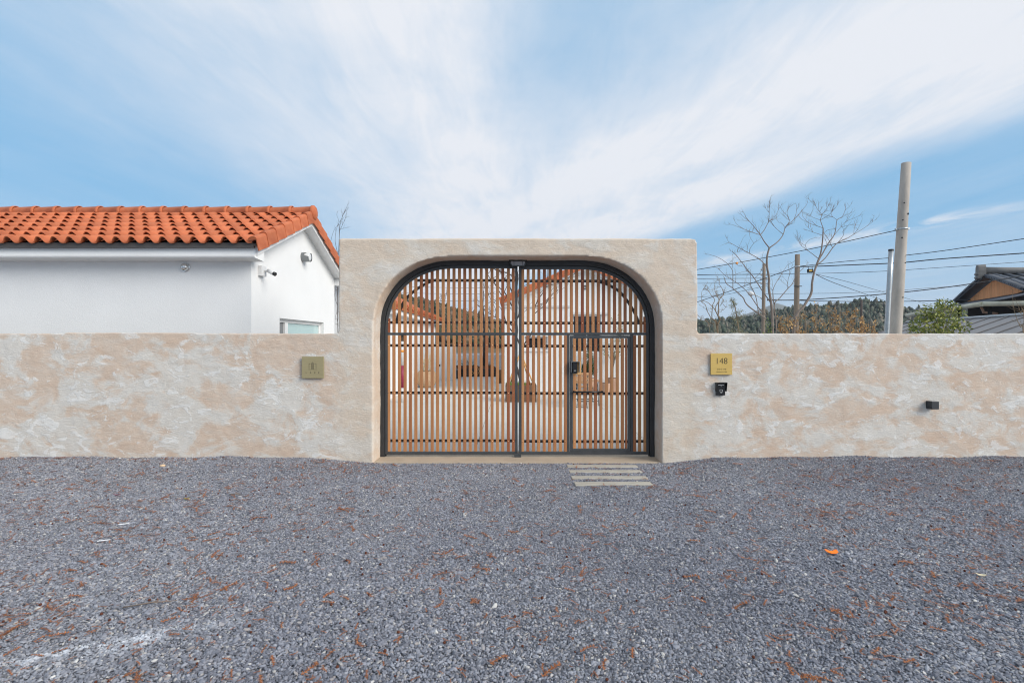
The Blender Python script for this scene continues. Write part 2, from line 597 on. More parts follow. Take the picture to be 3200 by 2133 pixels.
def plaster():
    m, N, b = material('limewash_plaster')
    P = N.node('ShaderNodeNewGeometry').outputs['Position']
    sp = N.node('ShaderNodeSeparateXYZ')
    N.put(sp.inputs[0], P)
    # trowelled coats: tan undercoat, grey-cream coat, chalk white smears
    pm = N.mapping(P, (0.85, 1.0, 1.25), (3.1, 0, 1.7))
    n1 = N.noise(pm, 1.35, 9, 0.62, 0.9)
    n2 = N.noise(N.mapping(P, (1.0, 1.0, 1.6), (11, 4, 2), (0, R(18), 0)), 3.1, 8, 0.62, 0.8)
    n3 = N.noise(N.mapping(P, (0.8, 1.0, 1.5), (5, 9, 3), (0, R(-24), 0)), 4.2, 8, 0.66, 1.1)
    n4 = N.noise(P, 0.55, 4, 0.5, 0.3)
    tan = N.ramp(n2, [(0.3, S(202, 178, 158)), (0.5, S(206, 187, 170)), (0.72, S(209, 196, 183))])
    cream = N.ramp(n2, [(0.28, S(206, 197, 186)), (0.7, S(211, 206, 199))])
    portal = N.m('MULTIPLY', N.ss(-2.75, -2.45, sp.outputs[0]), N.m('SUBTRACT', 1.0, N.ss(2.6, 2.9, sp.outputs[0])))
    mixv = N.m('ADD', n1, N.m('MULTIPLY_ADD', n2, 0.45, N.m('MULTIPLY_ADD', n4, 0.35, -0.40)))
    f1 = N.ss(0.445, 0.585, mixv)
    c = N.mix(f1, tan, cream)
    c = N.mix(N.m('MULTIPLY', portal, 0.65), c, N.ramp(n1, [(0.3, S(209, 192, 172)), (0.7, S(209, 200, 188))]))
    sm = N.m('ADD', n3, N.m('MULTIPLY', n1, 0.45))
    f2 = N.m('MULTIPLY', N.ss(0.79, 0.84, sm), N.m('MULTIPLY_ADD', portal, -0.4, 0.62))
    c = N.mix(f2, c, S(226, 224, 221))
    f3 = N.m('MULTIPLY', N.ss(0.60, 0.72, N.noise(N.mapping(P, (1.4, 1, 1.1), (2, 2, 8)), 2.3, 7, 0.6, 0.7)), 0.5)
    c = N.mix(f3, c, S(205, 181, 160))
    k = N.mix(1.0, c, (1.04, 1.04, 1.04), 'MULTIPLY')
    N.put(b.inputs['Base Color'], k)
    b.inputs['Roughness'].default_value = 0.92
    b.inputs['Specular IOR Level'].default_value = 0.2
    # relief: trowel ridges, edges of the coats and sandy grain
    r1 = N.noise(N.mapping(P, (2.0, 2.0, 7.0), (0, 0, 0), (0, R(14), 0)), 4.0, 8, 0.68, 1.2)
    r2 = N.noise(P, 26.0, 6, 0.65, 0.4)
    r3 = N.noise(P, 120.0, 3, 0.6)
    ridge = N.m('SUBTRACT', 1.0, N.m('ABSOLUTE', N.m('MULTIPLY_ADD', r1, 2.0, -1.0)))
    h = N.m('MULTIPLY_ADD', N.m('POWER', ridge, 6.0), 0.35, N.m('MULTIPLY', r2, 0.55))
    h = N.m('ADD', h, N.m('MULTIPLY_ADD', f1, 0.22, N.m('MULTIPLY_ADD', f2, 0.45, N.m('MULTIPLY', r3, 0.12))))
    bn = N.node('ShaderNodeBump')
    bn.inputs['Strength'].default_value = 0.65
    bn.inputs['Distance'].default_value = 0.012
    N.put(bn.inputs['Height'], h)
    N.put(b.inputs['Normal'], bn.outputs[0])
    MATS['limewash_plaster'] = m


plaster()


def gravel_mats():
    for name, sheet in (('gravel_stone', False), ('gravel_bed', True)):
        m, N, b = material(name)
        P = N.node('ShaderNodeNewGeometry').outputs['Position']
        if sheet:
            v = N.node('ShaderNodeTexVoronoi')
            N.put(v.inputs['Vector'], P)
            v.inputs['Scale'].default_value = 38
            sx = N.node('ShaderNodeSeparateColor')
            N.put(sx.inputs[0], v.outputs['Color'])
            rv = sx.outputs[0]
        else:
            rv = N.node('ShaderNodeObjectInfo').outputs['Random']
        c = N.ramp(rv, [(0.0, S(101, 102, 109)), (0.3, S(127, 128, 135)), (0.6, S(143, 144, 151)), (0.84, S(160, 161, 167)), (0.93, S(154, 147, 144)), (0.985, S(186, 182, 176)), (1.0, S(206, 202, 196))])
        tone = N.noise(P, 9.0, 5, 0.6)
        c = N.mix(1.0, c, N.ramp(tone, [(0.3, (0.86, 0.86, 0.87)), (0.7, (1.08, 1.08, 1.09))]), 'MULTIPLY')
        big = N.noise(P, 0.45, 3, 0.5)
        c = N.mix(1.0, c, N.ramp(big, [(0.3, (0.88, 0.88, 0.9)), (0.7, (1.06, 1.06, 1.05))]), 'MULTIPLY')
        # spilled lime along a short drag mark
        sp = N.node('ShaderNodeSeparateXYZ')
        N.put(sp.inputs[0], P)
        wob = N.noise(P, 5.0, 5, 0.6)
        lx = N.m('ADD', sp.outputs[0], 2.42)
        ly = N.m('ADD', sp.outputs[1], 4.60)
        al = N.m('ADD', N.m('MULTIPLY', lx, 0.93), N.m('MULTIPLY', ly, 0.37))
        ac = N.m('ADD', N.m('MULTIPLY', lx, -0.37), N.m('MULTIPLY', ly, 0.93))
        ac = N.m('ADD', ac, N.m('MULTIPLY_ADD', wob, 0.30, -0.15))
        d2 = N.m('ADD', N.m('POWER', N.m('DIVIDE', al, 0.52), 2.0), N.m('POWER', N.m('DIVIDE', ac, 0.075), 2.0))
        st = N.m('MULTIPLY', N.m('EXPONENT', N.m('MULTIPLY', d2, -1.0)), N.ss(0.42, 0.6, N.noise(P, 12.0, 5, 0.65)))
        c = N.mix(N.m('MULTIPLY', st, 0.75), c, S(226, 228, 234))
        N.put(b.inputs['Base Color'], c)
        b.inputs['Roughness'].default_value = 0.82
        b.inputs['Specular IOR Level'].default_value = 0.3
        bn = N.node('ShaderNodeBump')
        bn.inputs['Strength'].default_value = 0.4
        bn.inputs['Distance'].default_value = 0.003
        N.put(bn.inputs['Height'], N.noise(P, 140.0, 3, 0.6))
        N.put(b.inputs['Normal'], bn.outputs[0])
        MATS[name] = m


gravel_mats()
m_, N_, b_ = material('hill_soil')
N_.put(b_.inputs['Base Color'], N_.ramp(N_.noise(N_.node('ShaderNodeNewGeometry').outputs['Position'], 0.08, 8, 0.65), [(0.3, S(62, 64, 46)), (0.55, S(98, 88, 70)), (0.75, S(120, 106, 88))]))
b_.inputs['Roughness'].default_value = 0.95
MATS['hill_soil'] = m_
# ------------------------------------------------------------------ ground
random.seed(7)
RNG = np.random.default_rng(11)
ARCH_L, ARCH_R, ARCH_T, ARCH_RX, ARCH_RZ = -2.062, 2.232, 2.992, 1.17, 1.06


def ground_z(x, y):
    """gravel surface: level, heaped up a little along the wall on both sides of the gate"""
    x = np.asarray(x, dtype=float)
    y = np.asarray(y, dtype=float)
    side = np.clip((np.abs(x - 0.1) - 2.0) / 1.3, 0, 1)
    side = side * side * (3 - 2 * side)
    near = np.clip((y + 1.3) / 1.3, 0, 1)
    near = near * near * (3 - 2 * near)
    bank = (0.080 + 0.009 * np.sin(x * 2.7 + 0.6) + 0.007 * np.sin(x * 6.1 + 2.0) + np.where(x > 0, 0.016, 0.012)) * side * near
    wav = 0.012 * np.sin(x * 1.3 + y * 0.7) + 0.010 * np.sin(x * 0.6 - y * 1.9 + 1.0) + 0.006 * np.sin(x * 4.1 + y * 3.3)
    return -0.085 + bank + wav * np.clip(-y / 1.5, 0, 1)


gx = np.unique(np.concatenate([np.array([-2500, -1200, -400, -120, -40, -22]), np.linspace(-14, 14, 141), np.array([22, 40, 120, 400, 1200, 2500])]))
gy = np.unique(np.concatenate([np.array([-300, -60, -20, -12]), np.linspace(-9, 0.2, 60), np.array([0.6, 5, 20, 60, 200, 700, 1500, 2550])]))
GX, GY = np.meshgrid(gx, gy)
GZ = np.where(GY > 0.25, -0.14, np.where((np.abs(GX) > 15) | (GY < -9.5), -0.085, ground_z(GX, np.minimum(GY, 0.2)))) - 0.012
nv = np.stack([GX.ravel(), GY.ravel(), GZ.ravel()], 1)
nx = len(gx)
idx = np.arange(len(gx) * len(gy)).reshape(len(gy), nx)
fc = np.stack([idx[:-1, :-1].ravel(), idx[:-1, 1:].ravel(), idx[1:, 1:].ravel(), idx[1:, :-1].ravel()], 1)
ground = link_mesh('ground', np_mesh('ground', nv, fc, True), MATS['gravel_bed'])
tag(ground, kind='structure')

# ------------------------------------------------------------------ hills
def skyline(stops, px):
    xs = [s[0] for s in stops]
    ys = [s[1] for s in stops]
    return np.interp(px, xs, ys)


def hill(name, stops, d0_of, depth, mat, p0, p1, np_=90, nr=14, rough=1.0, drop=0.0):
    px = np.linspace(p0, p1, np_)
    V = []
    for i, p in enumerate(px):
        d0 = d0_of(p)
        top = EYE + (1066.5 - skyline(stops, p) - drop) / FOC * d0
        for j in range(nr):
            t = j / (nr - 1)
            d = d0 - depth + 2.0 * depth * t
            bell = math.sin(PI * min(1, max(0, t))) ** 1.2
            x = (p - 1600) / FOC * d
            n = mnoise.noise(Vector((x * 0.03, d * 0.03, 1.7))) * rough
            V.append((x, d - DIST, -0.5 + (top + 0.5) * bell * (1 + 0.0) + n * bell * (0 if abs(t - .5) < .06 else 1)))
    F = []
    for i in range(np_ - 1):
        for j in range(nr - 1):
            a = i * nr + j
            F.append((a, a + nr, a + nr + 1, a + 1))
    me = np_mesh(name, np.array(V), np.array(F), True)
    o = link_mesh(name, me, mat)
    tag(o, kind='structure')
    return np.array(V).reshape(np_, nr, 3)


NEAR_SKY = [(-600, 960), (600, 900), (1056, 890), (1304, 944), (1389, 964), (1441, 980), (1497, 1000), (1575, 1018), (1800, 1034)]
RIGHT_SKY = [(1700, 1040), (2000, 1030), (2180, 1014), (2260, 1010), (2330, 1003), (2380, 990), (2450, 976), (2500, 966), (2560, 969), (2640, 962), (2690, 951), (2740, 955), (2800, 970), (2900, 985), (3000, 980), (3200, 985), (3900, 1010)]
FAR_SKY = [(1900, 1050), (2240, 1010), (2318, 987), (2374, 967), (2428, 947), (2470, 962), (2540, 972), (2571, 964), (2605, 945), (2652, 953), (2720, 975), (2900, 968), (2960, 985), (3200, 1000), (3700, 1040)]
H1 = hill('hill', NEAR_SKY, lambda p: 150.0, 70.0, MATS['hill_soil'], -500, 1800, drop=13.0)
H2 = hill('hill', RIGHT_SKY, lambda p: 270.0, 110.0, MATS['hill_soil'], 1700, 3900, drop=11.0)
H3 = hill('mountain', FAR_SKY, lambda p: 1900.0, 500.0, MATS['forest_far'], 1900, 3700, rough=6.0)


def scatter_copies(base_v, base_f, pos, scl, rotz, jit=0.0, tilt=0.0):
    """numpy copies of one small mesh; pos (n,3), scl (n,3), rotz (n,)"""
    n = len(pos)
    k = len(base_v)
    bv = np.asarray(base_v)[None, :, :] * scl[:, None, :]
    if jit > 0:
        bv = bv + RNG.normal(0, jit, bv.shape) * scl[:, None, :]
    c, s = np.cos(rotz)[:, None], np.sin(rotz)[:, None]
    x = bv[:, :, 0] * c - bv[:, :, 1] * s
    y = bv[:, :, 0] * s + bv[:, :, 1] * c
    out = np.stack([x, y, bv[:, :, 2]], 2) + pos[:, None, :]
    bf = np.asarray(base_f)
    F = bf[None, :, :] + (np.arange(n) * k)[:, None, None]
    return out.reshape(-1, 3), F.reshape(-1, bf.shape[1])


iv = np.array([(1, 0, 0), (-0.5, 0.87, 0), (-0.5, -0.87, 0), (0.6, 0.5, 0.7), (-0.7, 0.1, 0.75), (0.1, -0.7, 0.65), (0, 0, 1.15), (0, 0, -0.8)])
iface = np.array([(0, 1, 3), (1, 2, 4), (2, 0, 5), (3, 1, 4), (4, 2, 5), (5, 0, 3), (3, 4, 6), (4, 5, 6), (5, 3, 6), (1, 0, 7), (2, 1, 7), (0, 2, 7)])


def forest(name, H, n, size, mat, label):
    a = RNG.uniform(0, H.shape[0] - 1.001, n)
    b = RNG.uniform(1.0, H.shape[1] * 0.56, n)
    i, j = a.astype(int), b.astype(int)
    fa, fb = (a - i)[:, None], (b - j)[:, None]
    p = (H[i, j] * (1 - fa) * (1 - fb) + H[i + 1, j] * fa * (1 - fb) + H[i, j + 1] * (1 - fa) * fb + H[i + 1, j + 1] * fa * fb)
    s = size * RNG.uniform(0.5, 1.25, (n, 1)) * np.stack([RNG.uniform(0.7, 1.2, n), RNG.uniform(0.7, 1.2, n), RNG.uniform(0.8, 1.9, n)], 1)
    # each crown: three ragged clumps so the outline stays uneven
    P = []
    Sx = []
    for q in range(3):
        off = RNG.normal(0, 0.45, (n, 3)) * s * np.array([1, 1, 0.5])
        P.append(p + off + np.array([0, 0, 0.5]) * s)
        Sx.append(s * RNG.uniform(0.35, 0.8, (n, 1)))
    P = np.concatenate(P)
    Sx = np.concatenate(Sx)
    v, f = scatter_copies(iv, iface, P, Sx, RNG.uniform(0, 6.28, len(P)), jit=0.22)
    o = link_mesh(name, np_mesh(name, v, f, False), mat)
    return tag(o, label, 'forest', kind='stuff')


forest('hillside_forest', H1, 20000, 0.8, MATS['forest'], 'brown and green wooded hillside seen through the gate slats')
forest('hillside_forest', H2, 15000, 1.5, MATS['forest_green'], 'low wooded hill behind the poles and bare trees')

# ------------------------------------------------------------------ street wall with the arched gateway
def arch_path(o, n=22, zb=-0.11):
    """opening outline inset by o, from bottom left round to bottom right (x, z)"""
    l, r, t = ARCH_L + o, ARCH_R - o, ARCH_T - o
    rx, rz = ARCH_RX - o, ARCH_RZ - o
    p = [(l, zb), (l, (zb + t - rz) / 2)]
    for i in range(n + 1):
        a = PI - (PI / 2) * i / n
        e = 0.94
        ca, sa = math.cos(a), math.sin(a)
        p.append((l + rx + rx * math.copysign(abs(ca) ** e, ca), t - rz + rz * abs(sa) ** e))
    for i in range(n + 1):
        a = (PI / 2) - (PI / 2) * i / n
        ca, sa = math.cos(a), math.sin(a)
        p.append((r - rx + rx * abs(ca) ** 0.94, t - rz + rz * abs(sa) ** 0.94))
    p += [(r, (zb + t - rz) / 2), (r, zb)]
    return p


def build_wall():
    zt, zl = 3.27, 1.848
    x0, x1 = -2.585, 2.762
    a = arch_path(0.0, zb=-0.3)
    # portal (deep) and low walls (thin) as overlapping solids, fused by the remesh
    mb = MB()
    out = [(x0, -0.3)] + a[:] + [(x1, -0.3), (x1, zt - 0.07), (x1 - 0.02, zt - 0.025), (x1 - 0.075, zt), (x0, zt)]
    # triangulate the portal face as three simple parts
    left = [(x0, -0.3), a[0]] + [q for q in a[1:] if q[0] < 0.09] + [(0.09, ARCH_T), (0.09, zt), (x0, zt)]
    right = [(0.09, zt), (0.09, ARCH_T)] + [q for q in a if q[0] > 0.09] + [(x1, -0.3), (x1, zt - 0.07), (x1 - 0.02, zt - 0.025), (x1 - 0.075, zt)]
    bm = bmesh.new()
    def solid(poly, y0, y1):
        vs_ = [bm.verts.new((p[0], y0, p[1])) for p in poly]
        f = bm.faces.new(vs_)
        r_ = bmesh.ops.extrude_face_region(bm, geom=[f])
        bmesh.ops.translate(bm, vec=(0, y1 - y0, 0), verts=[e for e in r_['geom'] if isinstance(e, bmesh.types.BMVert)])
    full = [(x0, -0.3), (a[0][0], -0.3)] + a[1:-1] + [(a[-1][0], -0.3), (x1, -0.3), (x1, zt - 0.07), (x1 - 0.02, zt - 0.025), (x1 - 0.075, zt), (x0, zt)]
    solid(full, 0.0, 0.52)
    bmesh.ops.recalc_face_normals(bm, faces=bm.faces)
    bmA = bm
    me = bpy.data.meshes.new('portal')
    bmesh.ops.triangulate(bmA, faces=bmA.faces)
    bmA.to_mesh(me)
    bm.free()
    bm = bmesh.new()
    bm.from_mesh(me)
    for xa, xb in ((-16.0, x0 + 0.2), (x1 - 0.2, 16.0)):
        bmesh.ops.create_cube(bm, size=1.0, matrix=Matrix.Translation(((xa + xb) / 2, 0.15, (zl - 0.3) / 2)) @ Matrix.Diagonal((xb - xa, 0.30, zl + 0.3, 1)))
    bmesh.ops.recalc_face_normals(bm, faces=bm.faces)
    bm.to_mesh(me)
    bm.free()
    tmp = bpy.data.objects.new('tmp_wall', me)
    COL.objects.link(tmp)
    rm = tmp.modifiers.new('r', 'REMESH')
    rm.mode = 'VOXEL'
    rm.voxel_size = 0.026
    sm = tmp.modifiers.new('s', 'SMOOTH')
    sm.factor = 0.5
    sm.iterations = 2
    dg = bpy.context.evaluated_depsgraph_get()
    me2 = bpy.data.meshes.new_from_object(tmp.evaluated_get(dg))
    bpy.data.objects.remove(tmp)
    n = len(me2.vertices)
    co = np.empty(n * 3, dtype=np.float32)
    me2.vertices.foreach_get('co', co)
    co = co.reshape(-1, 3)
    no = np.empty(n * 3, dtype=np.float32)
    me2.vertex_normals.foreach_get('vector', no)
    no = no.reshape(-1, 3)
    h = np.array([0.010 * mnoise.noise(Vector((x * 1.1, y * 1.1, z * 1.1))) + 0.006 * mnoise.noise(Vector((x * 4, y * 4, z * 5 + 9))) + 0.0035 * mnoise.noise(Vector((x * 13, y * 13, z * 17 + 3))) for x, y, z in co.tolist()])
    # a slight step in the coping of the left part, as the masons left it
    co = co + no * h[:, None].astype(np.float32)
    top = (co[:, 2] > zl - 0.05) & (co[:, 2] < zl + 0.1)
    co[:, 2] += np.where(top & (co[:, 0] > -6.65) & (co[:, 0] < -4.7), 0.012, 0).astype(np.float32)
    me2.vertices.foreach_set('co', co.ravel())
    me2.polygons.foreach_set('use_smooth', np.ones(len(me2.polygons), dtype=bool))
    me2.update()
    me2.name = 'street_wall'
    me2.materials.clear()
    o = link_mesh('street_wall', me2, MATS['limewash_plaster'])
    tag(o, 'long beige and grey limewashed street wall rising to an arched gateway', 'wall')
    return o


wall = build_wall()

# threshold between the piers
mb = MB()
mb.cbox(ARCH_L - 0.03, ARCH_R + 0.03, 0.02, 0.62, -0.25, -0.072, 0.008)
th = mb.build('threshold', MATS['concrete_sill'])
tag(th, kind='structure')

# courtyard floor: cast concrete bays with open joints
court = bpy.data.objects.new('courtyard_floor', None)
COL.objects.link(court)
WL[court.name] = Vector((0, 0, 0))
tag(court, kind='structure')
bay = MB().cbox(-1.496, 1.496, -1.496, 1.496, -0.10, 0.0, 0.004).mesh('bay')
bay.materials.append(MATS['paving'])
for i in range(-3, 4):
    for j in range(0, 7):
        piece('slab', bay, court, Matrix.Translation((0.9 + i * 3.0, 2.13 + j * 3.0, -0.035)))

# sunken planks in front of the wicket
plank_m, NP, bp = material('weathered_plank')
tc = NP.node('ShaderNodeTexCoord').outputs['Object']
f = NP.noise(NP.mapping(tc, (1.2, 9, 9)), 2.0, 6, 0.6, 0.4)
NP.put(bp.inputs['Base Color'], NP.ramp(f, [(0.25, S(140, 132, 120)), (0.5, S(176, 169, 156)), (0.75, S(188, 182, 170))]))
bp.inputs['Roughness'].default_value = 0.9
for k, (x0, x1, da, db, lab) in enumerate((
        (0.800, 1.815, 7.49, 7.335, 'pale weathered plank sunk in gravel, closest to the gate'),
        (0.795, 1.800, 7.19, 7.03, 'pale weathered plank in gravel, second out from the gate'),
        (0.790, 1.790, 6.865, 6.72, 'pale weathered plank in gravel, third out from the gate'),
        (0.795, 1.775, 6.58, 6.435, 'pale weathered plank in gravel with brown stains, farthest from the gate'))):
    mb = MB()
    M = Matrix.Translation(((x0 + x1) / 2, (da + db) / 2 - DIST, -0.090)) @ Matrix.Rotation(R((-0.6, 0.2, -0.4, 0.9)[k]), 4, 'Z')
    mb.cbox(-(x1 - x0) / 2, (x1 - x0) / 2, -0.066, 0.066, -0.06, 0.022, 0.006)
    o = mb.build('plank', plank_m)
    o.matrix_basis = M
    tag(o, lab, 'plank', 'planks sunk in the gravel')
PLANKS = [(0.795, 1.82, 7.48, 7.345), (0.79, 1.805, 7.177, 7.043), (0.785, 1.795, 6.86, 6.725), (0.79, 1.78, 6.575, 6.44)]

# ------------------------------------------------------------------ gate
YG = 0.38                      # front of the fixed steel arch
GS = FOC / (YG + 0.02 + DIST)  # pixels per metre on the leaf plane


def gxp(px):
    return (px - 1600) / GS


def gzp(py):
    return EYE + (1066.5 - py) / GS


gate_frame = thing('steel_arch', 'fixed black steel arch lining the gateway opening', 'steel arch', (ARCH_L, YG, -0.07))
mb = MB()
A, B = arch_path(0.004, zb=-0.07), arch_path(0.070, zb=-0.07)
mb.band(A, B, YG, YG + 0.09)
mb.build('arch_tube', MATS['black_steel'], gate_frame, fix=True)
mb = MB()
mb.band(arch_path(0.070, zb=-0.07), arch_path(0.086, zb=-0.07), YG + 0.055, YG + 0.075)
mb.build('stop_strip', MATS['black_steel'], gate_frame, fix=True)

LY0, LY1 = YG + 0.012, YG + 0.052   # leaf tubes
SY0, SY1 = YG + 0.014, YG + 0.040   # slats
BY0, BY1 = YG + 0.0405, YG + 0.050  # bars behind the slats
ZB0, ZB1 = gzp(1419), gzp(1410.5)
ZM0, ZM1 = gzp(1047), gzp(1039)


def inner_top(x, o):
    """height of the arch, inset by o, above x"""
    l, r, t = ARCH_L + o, ARCH_R - o, ARCH_T - o
    rx, rz = ARCH_RX - o, ARCH_RZ - o
    if x < l + rx:
        c = min(1, abs((x - l - rx) / rx))
    elif x > r - rx:
        c = min(1, abs((x - r + rx) / rx))
    else:
        return t
    ca = c ** (1 / 0.94)
    return t - rz + rz * math.sqrt(max(0, 1 - ca * ca)) ** 0.94


slat_cache = {}


def slat(parent, x, z0, z1, w=0.0465, slope=0.0):
    key = (round(z1 - z0, 3), round(w, 4), round(slope, 2))
    if key not in slat_cache:
        h = z1 - z0
        c = 0.003
        mb = MB()
        ring = [(-w / 2 + c, SY0), (w / 2 - c, SY0), (w / 2, SY0 + c), (w / 2, SY1), (-w / 2, SY1), (-w / 2, SY0 + c)]
        p = [(a, b, 0) for a, b in ring] + [(a, b, h + slope * a) for a, b in ring]
        f = [(5, 4, 3, 2, 1, 0), (6, 7, 8, 9, 10, 11)] + [(i, (i + 1) % 6, 6 + (i + 1) % 6, 6 + i) for i in range(6)]
        mb.add(p, f)
        me = mb.mesh('slat')
        me.materials.append(MATS['slat_wood'])
        slat_cache[key] = me
    return piece('slat', slat_cache[key], parent, Matrix.Translation((x, 0, z0)) @ Matrix.Rotation(random.uniform(-0.0015, 0.0015), 4, 'Y'))


BARS = [875.5, 1007.0, 1079.0, 1227.0, 1377.0]
BAR_H = 0.044


def screws(parent, pts):
    mb = MB()
    for x, z in pts:
        mb.lathe([(0.0095, 0), (0.0085, 0.003), (0.004, 0.0055)], Matrix.Translation((x, SY0, z)) @ Matrix.Rotation(R(90), 4, 'X'), seg=6)
    o = mb.build('screws', MATS['screw_head'], parent)
    o['kind'] = 'stuff'


def arch_slats(parent, xs, o_top, zlow, side):
    for x in xs:
        zt = min(inner_top(x - 0.022, o_top), inner_top(x + 0.022, o_top))
        s = (inner_top(x + 0.02, o_top) - inner_top(x - 0.02, o_top)) / 0.04
        zt = inner_top(x, o_top) - 0.004
        if abs(s) > 3 or zt - zlow < 0.05:
            s = 0.0
        slat(parent, x, zlow, zt, slope=round(s, 1))


def brace(parent, pts):
    """curved flat bar following the arch"""
    P = [(gxp(a), gzp(b)) for a, b in pts]
    # smooth by Catmull-Rom
    Q = []
    for i in range(len(P) - 1):
        p0, p1, p2, p3 = P[max(i - 1, 0)], P[i], P[i + 1], P[min(i + 2, len(P) - 1)]
        for k in range(6):
            t = k / 6
            Q.append(tuple(0.5 * ((2 * p1[c]) + (-p0[c] + p2[c]) * t + (2 * p0[c] - 5 * p1[c] + 4 * p2[c] - p3[c]) * t * t + (-p0[c] + 3 * p1[c] - 3 * p2[c] + p3[c]) * t ** 3) for c in (0, 1)))
    Q.append(P[-1])
    A_, B_ = [], []
    for i, q in enumerate(Q):
        a, b = Q[max(i - 1, 0)], Q[min(i + 1, len(Q) - 1)]
        tx, tz = b[0] - a[0], b[1] - a[1]
        l = math.hypot(tx, tz) or 1
        nx_, nz_ = -tz / l * 0.022, tx / l * 0.022
        A_.append((q[0] + nx_, q[1] + nz_))
        B_.append((q[0] - nx_, q[1] - nz_))
    MB().band(A_, B_, BY1 + 0.002, BY1 + 0.010).build('curved_brace', MATS['black_steel'], parent, fix=True)


# --- leaf on the left
xc0, xc1 = gxp(1609.5), gxp(1617.5)
leafL = thing('gate_leaf', 'plain slatted timber gate leaf without a door in it', 'gate leaf', (ARCH_L + 0.1, YG, ZB0), 'two leaves of the arched gate')
OL0, OL1 = 0.078, 0.118
a0 = [q for q in arch_path(OL0, zb=ZB0) if q[0] < xc0]
a1 = [q for q in arch_path(OL1, zb=ZB0) if q[0] < xc0]
k = min(len(a0), len(a1))
a0, a1 = a0[:k], a1[:k]
a0.append((xc0, ARCH_T - OL0))
a1.append((xc0, ARCH_T - OL1))
MB().band(a0, a1, LY0, LY1).build('arched_stile', MATS['gate_steel'], leafL, fix=True)
MB().cbox(xc0, xc1, LY0 - 0.001, LY1 + 0.001, ZB0, ARCH_T - OL0, 0.003).build('meeting_stile', MATS['gate_steel'], leafL)
MB().cbox(ARCH_L + OL1, xc0, LY0 + 0.0005, LY1, ZM0, ZM1, 0.003).build('mid_rail', MATS['gate_steel'], leafL)
MB().cbox(ARCH_L + OL1, xc0, LY0 + 0.0005, LY1, ZB0, ZB1, 0.003).build('bottom_rail', MATS['gate_steel'], leafL)
LXS = [gxp(1180 + c / 2.489) for c in (86, 127, 170, 213, 255, 297, 340, 382, 424, 466, 510, 552, 594, 636, 678, 720, 763, 805, 848, 890, 932, 974, 1017, 1056)]
arch_slats(leafL, LXS, OL1, ZM1 + 0.001, 0)
for x in LXS:
    slat(leafL, x, ZB1 + 0.004, ZM0 - 0.002)
sc = []
for bp_ in BARS:
    zc_ = gzp(bp_)
    lo = next(x for x in np.linspace(ARCH_L + OL1, 0, 400) if inner_top(x, OL1) > zc_ + BAR_H / 2 or bp_ > 1040)
    MB().box(lo, xc0, BY0, BY1, zc_ - BAR_H / 2, zc_ + BAR_H / 2).build('crossbar', MATS['black_steel'], leafL)
    sc += [(x + random.uniform(-.003, .003), zc_ + random.uniform(-.004, .004)) for x in LXS if x > lo]
brace(leafL, [(1237, 1007), (1243, 985), (1256, 951), (1274, 925), (1305, 900), (1341, 880), (1362, 874)])
screws(leafL, sc)
MB().tube([(gxp(1594), BY1 + 0.02, gzp(1382)), (gxp(1600), BY1 + 0.02, gzp(1382)), (gxp(1600), BY1 + 0.02, gzp(1378))], 0.006, 6).build('drop_bolt', MATS['black_steel'], leafL)

# --- leaf on the right with the wicket
xr0, xr1 = gxp(1621.5), gxp(1630)
leafR = thing('gate_leaf', 'slatted timber gate leaf with the wicket door in it', 'gate leaf', (ARCH_R - 0.1, YG, ZB0), 'two leaves of the arched gate')
OR0, OR1 = 0.092, 0.132
b0 = [q for q in arch_path(OR0, zb=ZB0) if q[0] > xr1]
b1 = [q for q in arch_path(OR1, zb=ZB0) if q[0] > xr1]
k = min(len(b0), len(b1))
b0, b1 = b0[-k:], b1[-k:]
b0 = [(xr1, ARCH_T - OR0)] + b0
b1 = [(xr1, ARCH_T - OR1)] + b1
MB().band(b0, b1, LY0, LY1).build('arched_stile', MATS['gate_steel'], leafR, fix=True)
MB().cbox(xr0, xr1, LY0 - 0.001, LY1 + 0.001, ZB0, ARCH_T - OR0, 0.003).build('meeting_stile', MATS['gate_steel'], leafR)
MB().cbox(xr1, ARCH_R - OR1, LY0 + 0.0005, LY1, ZM0, ZM1, 0.003).build('mid_rail', MATS['gate_steel'], leafR)
MB().cbox(xr1, ARCH_R - OR1, LY0 + 0.0005, LY1, ZB0, ZB1, 0.003).build('bottom_rail', MATS['gate_steel'], leafR)
dp0, dp1, dp2, dp3 = gxp(1772), gxp(1780), gxp(1970.5), gxp(1978)
MB().cbox(dp0, dp1, LY0 + 0.0005, LY1, ZB1, ZM0, 0.003).build('door_post', MATS['gate_steel'], leafR)
MB().cbox(dp2, dp3, LY0 + 0.0005, LY1, ZB1, ZM0, 0.003).build('door_post', MATS['gate_steel'], leafR)
X4 = lambda c: gxp(1580 + c / 2.4885)
RXU = [X4(c) for c in (133, 175, 218, 259, 302, 344, 385, 428, 470, 512, 553, 597, 638, 680, 722, 763, 805, 848, 890, 930, 972, 1013, 1054, 1084)]
arch_slats(leafR, RXU, OR1, ZM1 + 0.001, 1)
RXL = [X4(c) for c in (132, 173, 216, 257, 300, 342, 383, 426, 466)]
RXR = [X4(c) for c in (1003, 1043, 1085)]
for x in RXL + RXR:
    slat(leafR, x, ZB1 + 0.004, ZM0 - 0.002)
door = MB()
dz0, dz1 = gzp(1409.8), gzp(1048.2)
dx0, dx1 = gxp(1781.3), gxp(1969.6)
door.cbox(dx0, dx0 + 0.041, LY0 - 0.002, LY1 - 0.002, dz0, dz1, 0.003)
door.cbox(dx1 - 0.041, dx1, LY0 - 0.002, LY1 - 0.002, dz0, dz1, 0.003)
